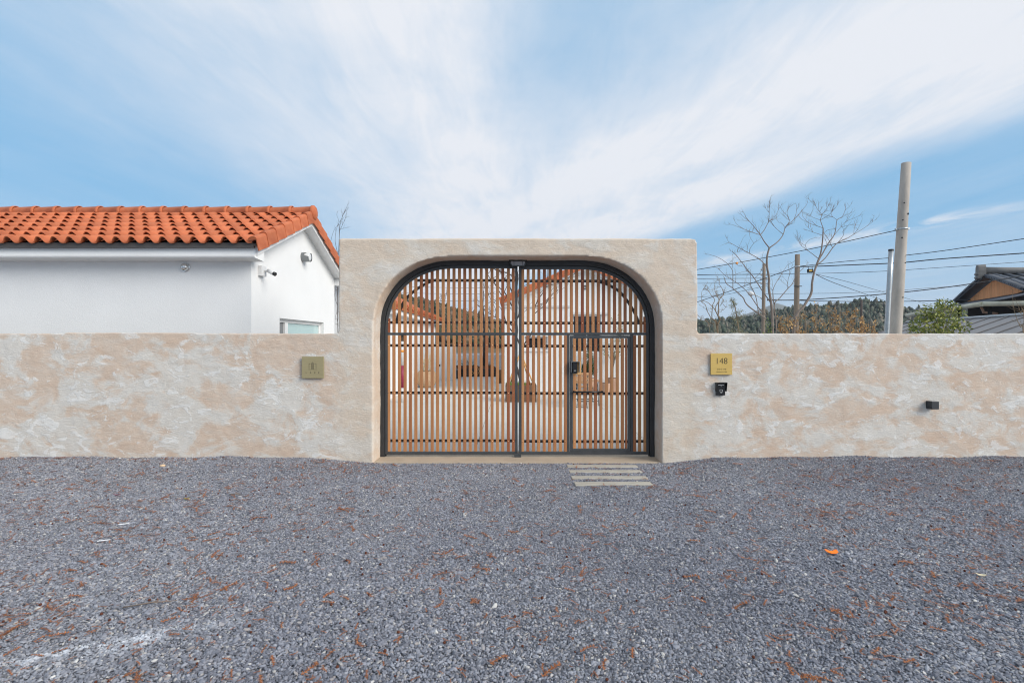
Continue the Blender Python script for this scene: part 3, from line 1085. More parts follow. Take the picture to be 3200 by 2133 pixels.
door.cbox(dx0 + 0.041, dx1 - 0.041, LY0 - 0.0025, LY1 - 0.002, dz1 - 0.041, dz1, 0.003)
door.cbox(dx0 + 0.041, dx1 - 0.041, LY0 - 0.0025, LY1 - 0.002, dz0, dz0 + 0.043, 0.003)
wick = door.build('wicket_door', MATS['gate_steel'], leafR)
DXS = [X4(c) for c in (535, 576, 617, 660, 700, 742, 785, 826, 870, 909)]
for x in DXS:
    slat(wick, x, dz0 + 0.046, dz1 - 0.044)
slat(wick, X4(937.5), dz0 + 0.046, dz1 - 0.044, w=0.028)
sc = []
for bp_ in BARS:
    zc_ = gzp(bp_ + 2)
    hi = next(x for x in np.linspace(ARCH_R - OR1, 0.2, 400) if inner_top(x, OR1) > zc_ + BAR_H / 2 or bp_ > 1040)
    if bp_ < 1040:
        MB().box(xr1, hi, BY0, BY1, zc_ - BAR_H / 2, zc_ + BAR_H / 2).build('crossbar', MATS['black_steel'], leafR)
        sc += [(x, zc_) for x in RXU if x < hi]
    else:
        MB().box(xr1, dp0, BY0, BY1, zc_ - BAR_H / 2, zc_ + BAR_H / 2).build('crossbar', MATS['black_steel'], leafR)
        MB().box(dp3, ARCH_R - OR1, BY0, BY1, zc_ - BAR_H / 2, zc_ + BAR_H / 2).build('crossbar', MATS['black_steel'], leafR)
        MB().box(dx0 + 0.041, dx1 - 0.041, BY0, BY1, zc_ - BAR_H / 2 - 0.004, zc_ + BAR_H / 2 - 0.004).build('crossbar', MATS['black_steel'], wick)
        sc += [(x, zc_) for x in RXL + RXR] + [(x, zc_ - 0.004) for x in DXS]
brace(leafR, [(1868, 878), (1893, 885), (1915, 896), (1938, 911), (1960, 937), (1980, 968), (1992, 992), (1998, 1010)])
screws(leafR, sc)
# wicket pull bar, lock and lock guard
mb = MB()
zh = gzp(1223)
mb.tube([(gxp(1791), SY0 - 0.045, zh), (gxp(1883), SY0 - 0.045, zh)], 0.0125, 10)
for hx in (1793, 1881):
    mb.tube([(gxp(hx), SY0 + 0.004, zh), (gxp(hx), SY0 - 0.05, zh)], 0.016, 10)
mb.build('pull_bar', MATS['black_plastic'], wick)
mb = MB()
mb.cbox(gxp(1790), gxp(1815.5), SY0 - 0.004, SY0 - 0.0005, gzp(1170), gzp(1128), 0.001)
mb.build('lock_board', MATS['prop_wood'], wick)
mb = MB()
g0, g1, gt, gb = gxp(1783), gxp(1810), gzp(1128.5), gzp(1162)
mb.box(g0, g0 + 0.004, SY0 - 0.075, SY0 - 0.005, gb, gt)
mb.box(g1 - 0.004, g1, SY0 - 0.075, SY0 - 0.005, gb, gt)
mb.box(g0 + 0.004, g1 - 0.004, SY0 - 0.075, SY0 - 0.005, gt - 0.004, gt - 0.0005)
mb.build('lock_guard', MATS['galvanised'], wick)
mb = MB()
mb.cbox(gxp(1788.5), gxp(1802), SY0 - 0.055, SY0 - 0.005, gzp(1166), gzp(1131), 0.006)
lk = mb.build('keypad_lock', MATS['black_plastic'], wick)
MB().box(gxp(1792), gxp(1798.5), SY0 - 0.0562, SY0 - 0.0552, gzp(1157.5), gzp(1156)).build('status_light', MATS['pale_ink'], lk)

# stop block under the meeting stiles
mb = MB()
mb.cbox(gxp(1607), gxp(1628.5), YG - 0.03, YG + 0.055, -0.0725, gzp(1419.5), 0.004)
mb.box(gxp(1607), gxp(1628.5), YG - 0.03, YG - 0.018, gzp(1419.5), gzp(1413.5))
o = mb.build('gate_stop', MATS['gate_steel'])
tag(o, 'small dark steel stop block under the middle of the gate', 'gate stop')

# motion floodlight over the middle of the gate
fl = thing('floodlight', 'small black floodlight with grey lens over the middle of the gate', 'floodlight', (gxp(1618.5), 0.3, ARCH_T - 0.02))
yf = YG - 0.10
s_ = FOC / (yf + DIST)
fx = lambda p: (p - 1600) / s_
fz = lambda p: EYE + (1066.5 - p) / s_
mb = MB()
poly = [(fx(1590), fz(813)), (fx(1594), fz(808.5)), (fx(1643), fz(808.5)), (fx(1647), fz(813)), (fx(1643), fz(822)), (fx(1640), fz(829)), (fx(1636), fz(832)), (fx(1601), fz(832)), (fx(1597), fz(829)), (fx(1594), fz(822))]
mb.prism(poly, yf, yf + 0.035)
mb.build('housing', MATS['black_plastic'], fl, fix=True)
mb = MB()
poly = [(fx(1596.5), fz(816.5)), (fx(1640.5), fz(816.5)), (fx(1640), fz(823)), (fx(1636), fz(828.5)), (fx(1601), fz(828.5)), (fx(1597), fz(823))]
mb.prism(poly, yf - 0.004, yf - 0.0008)
mb.build('lens', MATS['grey_lens'], fl, fix=True)
for q in (1605.5, 1631.5):
    MB().box(fx(q), fx(q + 1.3), yf - 0.007, yf - 0.0045, fz(829), fz(816)).build('lens_bar', MATS['black_plastic'], fl)
MB().box(fx(1609), fx(1628), yf + 0.035, YG + 0.003, fz(822), fz(813)).build('bracket', MATS['black_steel'], fl)

# ------------------------------------------------------------------ plaques, intercom, wall light
WS = FOC / DIST


def wx(px):
    return (px - 1600) / WS


def wz(py):
    return EYE + (1066.5 - py) / WS


def text(body, parent, x, y, z, size, mat, name, thin=0.0, align='CENTER', sx=1.0):
    cu = bpy.data.curves.new(name, 'FONT')
    cu.body = body
    cu.size = size
    cu.align_x = align
    cu.align_y = 'CENTER'
    cu.extrude = 0.0006
    cu.offset = thin
    tmp = bpy.data.objects.new('tmp_text', cu)
    COL.objects.link(tmp)
    me = bpy.data.meshes.new_from_object(tmp.evaluated_get(bpy.context.evaluated_depsgraph_get()))
    bpy.data.objects.remove(tmp)
    me.materials.clear()
    me.materials.append(mat)
    o = bpy.data.objects.new(name, me)
    COL.objects.link(o)
    o.parent = parent
    o.matrix_basis = Matrix.Translation(Vector((x, y, z)) - wl(parent)) @ Matrix.Rotation(R(90), 4, 'X') @ Matrix.Diagonal((sx, 1, 1, 1))
    return o


def plaque(p0, p1, q0, q1, mat, label):
    t = thing('plaque', label, 'plaque', (wx((p0 + p1) / 2), -0.02, wz(q1)))
    MB().cbox(wx(p0), wx(p1), -0.035, -0.017, wz(q1), wz(q0), 0.0015).build('plate', mat, t)
    mb = MB()
    for sx in (0.2, 0.8):
        for sz in (0.2, 0.8):
            cx = wx(p0) + (wx(p1) - wx(p0)) * sx
            cz = wz(q1) + (wz(q0) - wz(q1)) * sz
            mb.tube([(cx, -0.0165, cz), (cx, 0.02, cz)], 0.008, 8)
    o = mb.build('standoffs', MATS['grey_metal'], t)
    o['kind'] = 'stuff'
    return t


pl = plaque(945.6, 1014.3, 1113.5, 1180.8, MATS['brass_dull'], 'square dull brass plaque with a gate emblem and the name LAZE')
# emblem: crop scale 12.06 px per photo pixel
ex = lambda c: wx(900 + c / 12.06)
ez = lambda c: wz(1080 + c / 12.06)
mb = MB()
lw = 0.0038
for (ax_, ay_, bx_, by_) in ((958, 612, 958, 890), (920, 645, 920, 890), (997, 645, 997, 890), (805, 887, 920, 887), (997, 887, 1115, 887), (828, 668, 828, 852), (828, 668, 885, 668), (1092, 668, 1092, 852), (1032, 668, 1092, 668)):
    xa, xb = sorted((ex(ax_), ex(bx_)))
    za, zb_ = sorted((ez(ay_), ez(by_)))
    mb.box(xa - lw / 2, xb + lw / 2, -0.0362, -0.0352, za - lw / 2, zb_ + lw / 2)
o = mb.build('emblem', MATS['dark_ink'], pl)
for ch, cx in (('L', 722), ('A', 885), ('Z', 1045), ('E', 1195)):
    text(ch, pl, ex(cx), -0.0357, ez(1008), 0.031, MATS['dark_ink'], 'letter')

pr = plaque(2218.3, 2284.8, 1103.8, 1170, MATS['brass_bright'], 'square bright brass house number plaque reading 148')
ex2 = lambda c: wx(2190 + c / 8.708)
ez2 = lambda c: wz(1080 + c / 8.708)
text('148', pr, ex2(535), -0.0357, ez2(418), 0.128, MATS['dark_ink'], 'number', thin=-0.0012, sx=0.98)
text('담순로 148', pr, ex2(538), -0.0357, ez2(634), 0.031, MATS['dark_ink'], 'street_name', thin=-0.0004)
text('Damsun-ro 148', pr, ex2(538), -0.0357, ez2(706), 0.024, MATS['dark_ink'], 'street_name', thin=-0.0004)

ic = thing('intercom', 'black door intercom with camera hood below the number plaque', 'intercom', (wx(2250), -0.02, wz(1234)))
MB().cbox(ex2(402), ex2(635), -0.040, 0.012, ez2(1340), ez2(1000), 0.004).build('housing', MATS['black_plastic'], ic)
mb = MB()
x0, x1 = ex2(392), ex2(668)
mb.prism([(-0.075, ez2(990)), (0.01, ez2(990)), (0.01, ez2(1235)), (-0.045, ez2(1235))], x0 - 0.001, x0 + 0.003, 'X')
mb.prism([(-0.075, ez2(990)), (0.01, ez2(990)), (0.01, ez2(1235)), (-0.045, ez2(1235))], x1 - 0.003, x1 + 0.001, 'X')
mb.box(x0 + 0.003, x1 - 0.003, -0.075, 0.01, ez2(996), ez2(990))
mb.build('hood', MATS['black_plastic'], ic, fix=True)
for (a, b, c, d) in ((488, 562, 1184, 1190), (488, 562, 1240, 1246), (486, 493, 1188, 1242), (558, 565, 1188, 1242), (505, 552, 1258, 1270), (512, 535, 1090, 1100), (440, 600, 1052, 1064)):
    MB().box(ex2(a), ex2(b), -0.0415, -0.0405, ez2(d), ez2(c)).build('printed_mark', MATS['pale_ink'], ic)

lb = thing('wall_light', 'small charcoal cube up and down light on the wall', 'wall light', (wx(2912), 0, wz(1276)))
MB().cbox(6.165, 6.27, -0.105, 0.012, wz(1275.5), wz(1251.5), 0.003).build('housing', MATS['dark_box'], lb)
MB().box(6.18, 6.255, -0.09, -0.02, wz(1275.5) - 0.002, wz(1275.5) - 0.0005).build('lens', MATS['grey_lens'], lb)
MB().box(6.18, 6.255, -0.09, -0.02, wz(1251.5) + 0.0005, wz(1251.5) + 0.002).build('lens', MATS['grey_lens'], lb)
# ------------------------------------------------------------------ roof tile meshes
TW, TL, TEXP = 0.252, 0.425, 0.372


def tile_mesh():
    n = 14
    th = 0.015
    V = []
    bw = 0.68 * TW
    for s, k in ((0.0, 1.0), (TL * 0.5, 0.5), (TL, 0.0)):
        for i in range(n + 1):
            u = -0.010 + (TW + 0.020) * i / n
            t = min(1.0, max(0.0, u / bw))
            q = math.sin(PI * t) ** 0.9 if 0 < t < 1 else 0.0
            w = min(1.0, max(0.0, (u - bw) / (TW - bw)))
            pan = -0.010 * math.sin(PI * w) if u > bw else 0.0
            V.append((u, s, 0.052 * q + pan + k * (0.010 + 0.044 * q)))
    m = n + 1
    F = []
    for r in range(2):
        for i in range(n):
            F.append((r * m + i, r * m + i + 1, (r + 1) * m + i + 1, (r + 1) * m + i))
    base = len(V)
    for i in range(m):       # front lip
        x, y, z = V[i]
        V.append((x, y + 0.002, z - th))
    for i in range(m):       # underside, a little way in
        x, y, z = V[i]
        V.append((x, y + 0.10, z - th - 0.006))
    for i in range(n):
        F.append((base + i, base + i + 1, i + 1, i))
        F.append((base + m + i, base + m + i + 1, base + i + 1, base + i))
    mb = MB()
    mb.add(V, F, True)
    me = mb.mesh('roof_tile')
    for p in me.polygons:
        if p.index >= 2 * n:
            p.use_smooth = False
    me.materials.append(MATS['clay_tile'])
    return me


TILE = tile_mesh()


def verge_mesh():
    """gable-edge tile: shallow barrel on top and a flat flap hanging down the gable side (+x)"""
    mb = MB()
    V, F = [], []
    prof = [(-0.13, 0.012), (-0.10, 0.05), (-0.055, 0.072), (-0.015, 0.072), (0.012, 0.056), (0.022, 0.03), (0.022, -0.165), (0.006, -0.165), (0.006, 0.02)]
    for s, lift, gr in ((0.0, 0.030, 1.02), (TL * 0.97, 0.002, 0.96)):
        for (x, z) in prof:
            V.append((x * gr + (0.006 if s == 0 else 0), s, z + lift))
    m = len(prof)
    for i in range(m - 1):
        F.append((i, m + i, m + i + 1, i + 1))
    F.append(tuple(range(m)))
    F.append(tuple(range(2 * m - 1, m - 1, -1)))
    mb.add(V, F)
    me = mb.mesh('verge_tile')
    bm = bmesh.new()
    bm.from_mesh(me)
    bmesh.ops.recalc_face_normals(bm, faces=bm.faces)
    bm.to_mesh(me)
    bm.free()
    me.materials.append(MATS['clay_tile'])
    return me


VERGE = verge_mesh()


def ridge_mesh(L=0.5):
    V, F = [], []
    n = 10
    for x, r in ((0.0, 0.108), (L * 0.86, 0.122), (L * 0.88, 0.132), (L, 0.134)):
        for i in range(n + 1):
            a = PI * (-0.08 + 1.16 * i / n)
            V.append((x, r * math.cos(a), r * math.sin(a) * 0.95))
    m = n + 1
    for k in range(3):
        for i in range(n):
            F.append((k * m + i, (k + 1) * m + i, (k + 1) * m + i + 1, k * m + i + 1))
    b = len(V)
    for i in range(m):
        V.append((L - 0.002, V[3 * m + i][1] * 0.88, V[3 * m + i][2] * 0.88))
    for i in range(n):
        F.append((3 * m + i, b + i, b + i + 1, 3 * m + i + 1))
    mb = MB()
    mb.add(V, F, True)
    me = mb.mesh('ridge_tile')
    bm = bmesh.new()
    bm.from_mesh(me)
    bmesh.ops.recalc_face_normals(bm, faces=bm.faces)
    bm.to_mesh(me)
    bm.free()
    me.materials.append(MATS['clay_tile'])
    return me


RIDGE = ridge_mesh()


def slope_frame(origin, up):
    """x across, y up the slope, z out of it"""
    up = Vector(up).normalized()
    return up


# ------------------------------------------------------------------ white house behind the wall (left)
HX = -4.43            # gable plane
HY0, HY1 = 1.08, 5.15
RY = 3.11             # ridge
EZ, RZ = 3.345, 4.385  # tile bed at the eave line and the ridge
EY = 0.73
VX = -4.165           # verge line
hl = thing('white_house', 'white stucco house with orange clay roof rising over the wall', 'house', (-7.4, 3.1, 0))
SL = (RZ - EZ) / (RY - EY)


def roof_z(y):
    return EZ + SL * (y - EY) if y <= RY else RZ - SL * (y - RY)


XL = -11.2
wy0, wy1, wz0, wz1 = 2.14, 4.43, 1.0, 2.175
mb = MB()
top0, top1 = 3.20, 3.20
off = -0.10
gable_line = lambda y: roof_z(y) + off
# front, back, far side
mb.add([(XL, HY0, -0.1), (HX, HY0, -0.1), (HX, HY0, gable_line(HY0)), (XL, HY0, gable_line(HY0))], [(0, 1, 2, 3)])
mb.add([(XL, HY1, -0.1), (HX, HY1, -0.1), (HX, HY1, gable_line(HY1)), (XL, HY1, gable_line(HY1))], [(3, 2, 1, 0)])
# gable with its window opening
def gq(pts, x=HX):
    mb.add([(x, a, b) for a, b in pts], [tuple(range(len(pts)))])
gq([(HY0, -0.1), (wy0, -0.1), (wy0, gable_line(wy0)), (HY0, gable_line(HY0))])
gq([(wy1, -0.1), (HY1, -0.1), (HY1, gable_line(HY1)), (wy1, gable_line(wy1))])
gq([(wy0, wz1), (wy1, wz1), (wy1, gable_line(wy1)), (RY, gable_line(RY)), (wy0, gable_line(wy0))])
gq([(wy0, -0.1), (wy1, -0.1), (wy1, wz0), (wy0, wz0)])
rv = 0.14
for (a, b, c, d) in (((wy0, wz0), (wy0, wz1), 0, 0), ((wy0, wz1), (wy1, wz1), 0, 0), ((wy1, wz1), (wy1, wz0), 0, 0), ((wy1, wz0), (wy0, wz0), 0, 0)):
    mb.add([(HX, *a), (HX, *b), (HX - rv, *b), (HX - rv, *a)], [(0, 1, 2, 3)])
mb.build('wall', MATS['white_stucco'], hl)
# window
win = MB()
fx0, fx1 = HX - rv, HX - rv + 0.05
win.box(fx0, fx1, wy0, wy1, wz1 - 0.07, wz1)
win.box(fx0, fx1, wy0, wy1, wz0, wz0 + 0.07)
win.box(fx0, fx1, wy0, wy0 + 0.03, wz0 + 0.07, wz1 - 0.07)
win.box(fx0, fx1, wy1 - 0.06, wy1, wz0 + 0.07, wz1 - 0.07)
win.box(fx0, fx1 + 0.01, wy0 + 0.42, wy0 + 0.55, wz0 + 0.07, wz1 - 0.07)
w = win.build('window', MATS['white_trim'], hl)
MB().box(fx0 + 0.01, fx0 + 0.02, wy0 + 0.03, wy0 + 0.42, wz0 + 0.07, wz1 - 0.07).build('pane', MATS['mesh_glass'], w)
MB().box(fx0 + 0.012, fx0 + 0.022, wy0 + 0.55, wy1 - 0.06, wz0 + 0.07, wz1 - 0.07).build('pane', MATS['blind_glass'], w)
# white box eave and dark fascia
mb = MB()
mb.prism([(HY0 + 0.02, 3.085), (HY0 - 0.30, 3.105), (HY0 - 0.315, 3.13), (HY0 - 0.27, 3.15), (HY0 - 0.26, 3.275), (HY0 + 0.02, 3.275)], XL, VX - 0.055, 'X')
mb.build('box_eave', MATS['white_stucco'], hl, fix=True)
MB().box(XL, VX - 0.06, EY + 0.015, EY + 0.075, 3.265, 3.342).build('fascia', MATS['dark_fascia'], hl)
# raking boards and soffit on the gable
for sgn in (0, 1):
    ya, yb = (HY0 - 0.30, RY) if sgn == 0 else (RY, HY1 + 0.34)
    pf = lambda y, d: roof_z(y) + d
    if sgn == 0:
        ya = HY0 - 0.255
    poly = [(ya, pf(ya, -0.235)), (yb, pf(yb, -0.235)), (yb, pf(yb, -0.03)), (ya, pf(ya, -0.03))]
    mb = MB()
    mb.prism(poly, VX - 0.13, VX - 0.03, 'X')
    mb.build('rake_board', MATS['white_trim'], hl, fix=True)
    mb = MB()
    poly = [(ya, pf(ya, -0.185)), (yb, pf(yb, -0.185)), (yb, pf(yb, -0.04)), (ya, pf(ya, -0.04))]
    mb.prism(poly, HX - 0.05, VX - 0.131, 'X')
    mb.build('soffit', MATS['white_trim'], hl, fix=True)
mb = MB()
mb.box(HX - 0.02, VX - 0.05, HY1 + 0.0, HY1 + 0.36, gable_line(HY1 + 0.3) - 0.13, gable_line(HY1 + 0.3) + 0.03)
mb.build('eave_return', MATS['white_trim'], hl)
# roof deck and tiles
mb = MB()
mb.prism([(EY + 0.02, EZ - 0.02), (RY, RZ - 0.02), (HY1 + 0.35, roof_z(HY1 + 0.35) - 0.02), (HY1 + 0.35, roof_z(HY1 + 0.35) - 0.05), (RY, RZ - 0.05), (EY + 0.02, EZ - 0.05)], XL, VX - 0.02, 'X')
roof = mb.build('roof', MATS['dark_fascia'], hl, fix=True)
ang = math.atan(SL)
ncol = 27
for r in range(7):
    for c in range(ncol):
        x = VX - 0.07 - TW * (c + 1)
        y = EY - 0.035 + math.cos(ang) * TEXP * r
        z = EZ - 0.012 + math.sin(ang) * TEXP * r
        jit = Matrix.Rotation(random.gauss(0, 0.006), 4, 'Z') @ Matrix.Rotation(random.gauss(0, 0.008), 4, 'X')
        piece('tile', TILE, roof, Matrix.Translation((x, y, z + random.gauss(0, 0.002))) @ Matrix.Rotation(ang, 4, 'X') @ jit)
for r in range(7):
    y = EY - 0.03 + math.cos(ang) * TEXP * r
    z = EZ - 0.01 + math.sin(ang) * TEXP * r
    piece('verge_tile', VERGE, roof, Matrix.Translation((VX + random.gauss(0, 0.002), y, z)) @ Matrix.Rotation(ang, 4, 'X'))
back = Matrix.Diagonal((1, -1, 1, 1))
VERGE_B = VERGE.copy()
VERGE_B.transform(Matrix.Diagonal((1, -1, 1, 1)))
VERGE_B.flip_normals()
for r in range(7):
    y = HY1 + 0.38 - math.cos(ang) * TEXP * r
    z = roof_z(HY1 + 0.38) - 0.01 + math.sin(ang) * TEXP * r
    piece('verge_tile', VERGE_B, roof, Matrix.Translation((VX, y, z)) @ Matrix.Rotation(-ang, 4, 'X'))
for k in range(16):
    x = VX - 0.03 - 0.445 * (k + 1)
    piece('ridge_tile', RIDGE, roof, Matrix.Translation((x, RY, RZ + 0.045)) @ Matrix.Rotation(R(-1.0), 4, 'Y'))
mb = MB()
mb.lathe([(0.14, 0.0), (0.15, 0.02), (0.15, 0.06), (0.125, 0.085), (0.05, 0.1), (0.0, 0.1)], Matrix.Translation((VX - 0.035, RY, RZ + 0.04)) @ Matrix.Rotation(R(90), 4, 'Y'), seg=18)
mb.box(VX - 0.02, VX + 0.02, RY - 0.13, RY + 0.13, RZ - 0.19, RZ + 0.05)
mb.build('ridge_end_cap', MATS['clay_tile'], roof)
# round vent on the front wall
vt = thing('wall_vent', 'round chrome vent cowl under the eave of the white house', 'vent', (-5.545, HY0, 2.99))
M = Matrix.Translation((-5.545, HY0, 2.99)) @ Matrix.Rotation(R(90), 4, 'X')
MB().lathe([(0.079, 0.0), (0.080, 0.008), (0.074, 0.016), (0.071, 0.012)], M, seg=24).build('flange', MATS['chrome'], vt)
MB().lathe([(0.068, 0.004), (0.066, 0.03), (0.055, 0.056), (0.035, 0.072), (0.012, 0.078), (0.0, 0.078)], M, seg=24).build('cowl', MATS['chrome'], vt)
mb = MB()
mb.add([(-5.545 - 0.056 + 0.112 * i / 8, HY0 - (0.062 if 0 < i < 8 else 0.05), 2.965 + (0.004 if 0 < i < 8 else 0)) for i in range(9)] + [(-5.545 - 0.056 + 0.112 * i / 8, HY0 - 0.060 + 0.012 * abs(i - 4) / 4, 2.965 - 0.034 * math.sin(PI * i / 8)) for i in range(9)], [(i, i + 1, 10 + i, 9 + i) for i in range(8)])
mb.build('opening', MATS['black_plastic'], vt)
# cylinder light on the gable
cl = thing('cylinder_light', 'grey cylinder wall light high on the white gable', 'wall light', (HX, 3.2, 3.5))
M = Matrix.Translation((HX, 3.2, 3.51)) @ Matrix.Rotation(R(90), 4, 'Y')
mb = MB()
n = 24
V, F = [], []
for i in range(n + 1):
    a = 2 * PI * i / n
    d = 0.17 if not (PI * 0.9 < a < PI * 1.5) else 0.07
    for dd in (0.0, d):
        V.append(M @ Vector((0.10 * math.cos(a), 0.10 * math.sin(a), dd)))
for i in range(n):
    F.append((2 * i, 2 * i + 2, 2 * i + 3, 2 * i + 1))
mb.add(V, F, True)
mb.build('shade', MATS['grey_metal'], cl)
MB().lathe([(0.088, 0.0), (0.088, 0.15), (0.07, 0.165), (0.0, 0.165)], M, seg=24).build('diffuser', MATS['light_grey'], cl)
# security camera near the corner
cc_ = thing('security_camera', 'white bullet security camera on a junction box at the house corner', 'security camera', (HX, 1.40, 2.96))
MB().cbox(HX, HX + 0.075, 1.30, 1.47, 2.875, 3.055, 0.006).build('junction_box', MATS['light_grey'], cc_)
MB().tube([(HX + 0.075, 1.40, 2.965), (HX + 0.12, 1.40, 2.965), (HX + 0.155, 1.40, 2.945)], 0.018, 10).build('arm', MATS['light_grey'], cc_)
MB().tube([(HX + 0.13, 1.395, 2.975), (HX + 0.25, 1.36, 2.92)], 0.033, 12).build('body', MATS['light_grey'], cc_)
MB().tube([(HX + 0.25, 1.36, 2.92), (HX + 0.285, 1.35, 2.904)], 0.035, 12).build('lens_ring', MATS['black_plastic'], cc_)

# ------------------------------------------------------------------ white house with gable towards the gate (courtyard)
CY = 10.6
def c(px, py):
    p = at(px, py, CY)
    return p.x, p.z
hc = thing('white_house', 'white gabled house with orange verge tiles across the courtyard', 'house', (2.6, CY, -0.03))
ax, az = c(1829, 826)
lx, lz = c(1562, 941)
hw = ax - lx
slc = (az - lz) / hw
wl_x, wr_x = c(1580, 0)[0], 2 * ax - c(1580, 0)[0]
rz_ = lambda x: az - slc * abs(x - ax)
# gable wall with two openings
ops = [(*[c(1641, 0)[0], c(1709, 0)[0]], c(0, 1090)[1], c(0, 1052)[1]), (c(1789, 0)[0], c(1879, 0)[0], c(0, 1101)[1], c(0, 984)[1])]
mb = MB()
xs = [wl_x, ops[0][0], ops[0][1], ops[1][0], ax, ops[1][1], wr_x]
xs = sorted(xs)
def strip(xa, xb, zlo, zhi=None):
    if zhi is None:
        mb.add([(xa, CY, zlo), (xb, CY, zlo), (xb, CY, rz_(xb) - 0.05), (xa, CY, rz_(xa) - 0.05)], [(0, 1, 2, 3)])
    else:
        mb.add([(xa, CY, zlo), (xb, CY, zlo), (xb, CY, zhi), (xa, CY, zhi)], [(0, 1, 2, 3)])
for xa, xb in zip(xs[:-1], xs[1:]):
    hole = next((q for q in ops if xa >= q[0] - 1e-4 and xb <= q[1] + 1e-4), None)
    if hole:
        strip(xa, xb, -0.05, hole[2])
        strip(xa, xb, hole[3])
    else:
        strip(xa, xb, -0.05)
for (xa, xb, za, zb) in ops:
    for (p, q) in (((xa, za), (xa, zb)), ((xa, zb), (xb, zb)), ((xb, zb), (xb, za)), ((xb, za), (xa, za))):
        mb.add([(p[0], CY, p[1]), (q[0], CY, q[1]), (q[0], CY + 0.12, q[1]), (p[0], CY + 0.12, p[1])], [(0, 1, 2, 3)])
# side walls and rear
for x in (wl_x, wr_x):
    mb.add([(x, CY, -0.05), (x, CY + 9, -0.05), (x, CY + 9, rz_(x) - 0.05), (x, CY, rz_(x) - 0.05)], [(0, 1, 2, 3)])
mb.build('wall', MATS['white_stucco'], hc)
# low porch block standing proud of the gable
pbx0, pbx1, pbz = c(1577, 0)[0], c(1779, 0)[0], c(0, 961)[1]
mb = MB()
ho = ops[0]
hy = CY - 0.12
for (xa, xb, za, zb) in ((pbx0, ho[0] - 0.02, -0.05, pbz), (ho[1] + 0.02, pbx1, -0.05, pbz), (ho[0] - 0.02, ho[1] + 0.02, -0.05, ho[2] - 0.02), (ho[0] - 0.02, ho[1] + 0.02, ho[3] + 0.02, pbz)):
    mb.box(xa, xb, hy, CY - 0.002, za, zb)
mb.build('projecting_panel', MATS['white_stucco'], hc)
MB().box(pbx0 - 0.02, pbx1 + 0.03, hy - 0.05, CY - 0.003, pbz, pbz + 0.07).build('coping', MATS['light_grey'], hc)
for i, (xa, xb, za, zb) in enumerate(ops):
    win = MB()
    f = 0.045
    win.box(xa, xb, CY + 0.07, CY + 0.115, zb - f, zb)
    win.box(xa, xb, CY + 0.07, CY + 0.115, za, za + f)
    cols = (0, 1) if i == 0 else (0, 0.5, 1)
    for q in cols:
        xx = xa + (xb - xa - f) * q
        win.box(xx, xx + f, CY + 0.069, CY + 0.114, za + f, zb - f)
    w = win.build('window', MATS['light_grey'] if i == 0 else MATS['white_trim'], hc)
    for k in range(len(cols) - 1):
        p0 = xa + (xb - xa - f) * cols[k] + f
        p1 = xa + (xb - xa - f) * cols[k + 1]
        MB().box(p0, p1, CY + 0.09, CY + 0.098, za + f, zb - f).build('pane', MATS['dark_glass'], w)
xa, xb, za, zb = ops[1]
MB().box(xa - 0.08, xb + 0.25, CY - 0.10, CY - 0.002, zb + 0.02, zb + 0.10).build('lintel_ledge', MATS['light_grey'], hc)
MB().box(ops[0][0] - 0.1, ops[0][1] + 0.1, CY - 0.18, CY - 0.121, ops[0][2] - 0.08, ops[0][2] - 0.02).build('sill', MATS['white_trim'], hc)
# roof with verge tiles
mb = MB()
ov = 0.12
mb.prism([(lx, lz - 0.04), (ax, az - 0.04), (2 * ax - lx, lz - 0.04), (2 * ax - lx, lz + 0.02), (ax, az + 0.02), (lx, lz + 0.02)], CY - 0.25, CY + 9.2, 'Y')
roof = mb.build('roof', MATS['clay_tile'], hc, fix=True)
for sgn in (-1, 1):
    mb = MB()
    xo = ax + sgn * (hw - 0.1)
    zo = lz + 0.1 * slc
    mb.prism([(xo, zo - 0.22), (ax, az - 0.22), (ax, az - 0.042), (xo, zo - 0.042)], CY - 0.21, CY - 0.002, 'Y')
    mb.build('rake_board', MATS['white_trim'], hc, fix=True)
angc = math.atan(slc)
nt = int(hw / math.cos(angc) / TEXP) + 1
for sgn in (-1, 1):
    for r in range(nt):
        # verge mesh: x outwards (+x) must face -y; slope along y
        s0 = TEXP * r
        px_ = lx + math.cos(angc) * s0 if sgn < 0 else 2 * ax - lx - math.cos(angc) * s0
        pz_ = lz + math.sin(angc) * s0 + 0.015
        if sgn < 0:
            M = Matrix(((0, math.cos(angc), -math.sin(angc), px_), (-1, 0, 0, CY - 0.27), (0, math.sin(angc), math.cos(angc), pz_), (0, 0, 0, 1)))
            piece('verge_tile', VERGE, roof, M)
        else:
            M = Matrix(((0, -math.cos(angc), math.sin(angc), px_), (-1, 0, 0, CY - 0.27), (0, math.sin(angc), math.cos(angc), pz_), (0, 0, 0, 1)))
            piece('verge_tile', VERGE, roof, M)
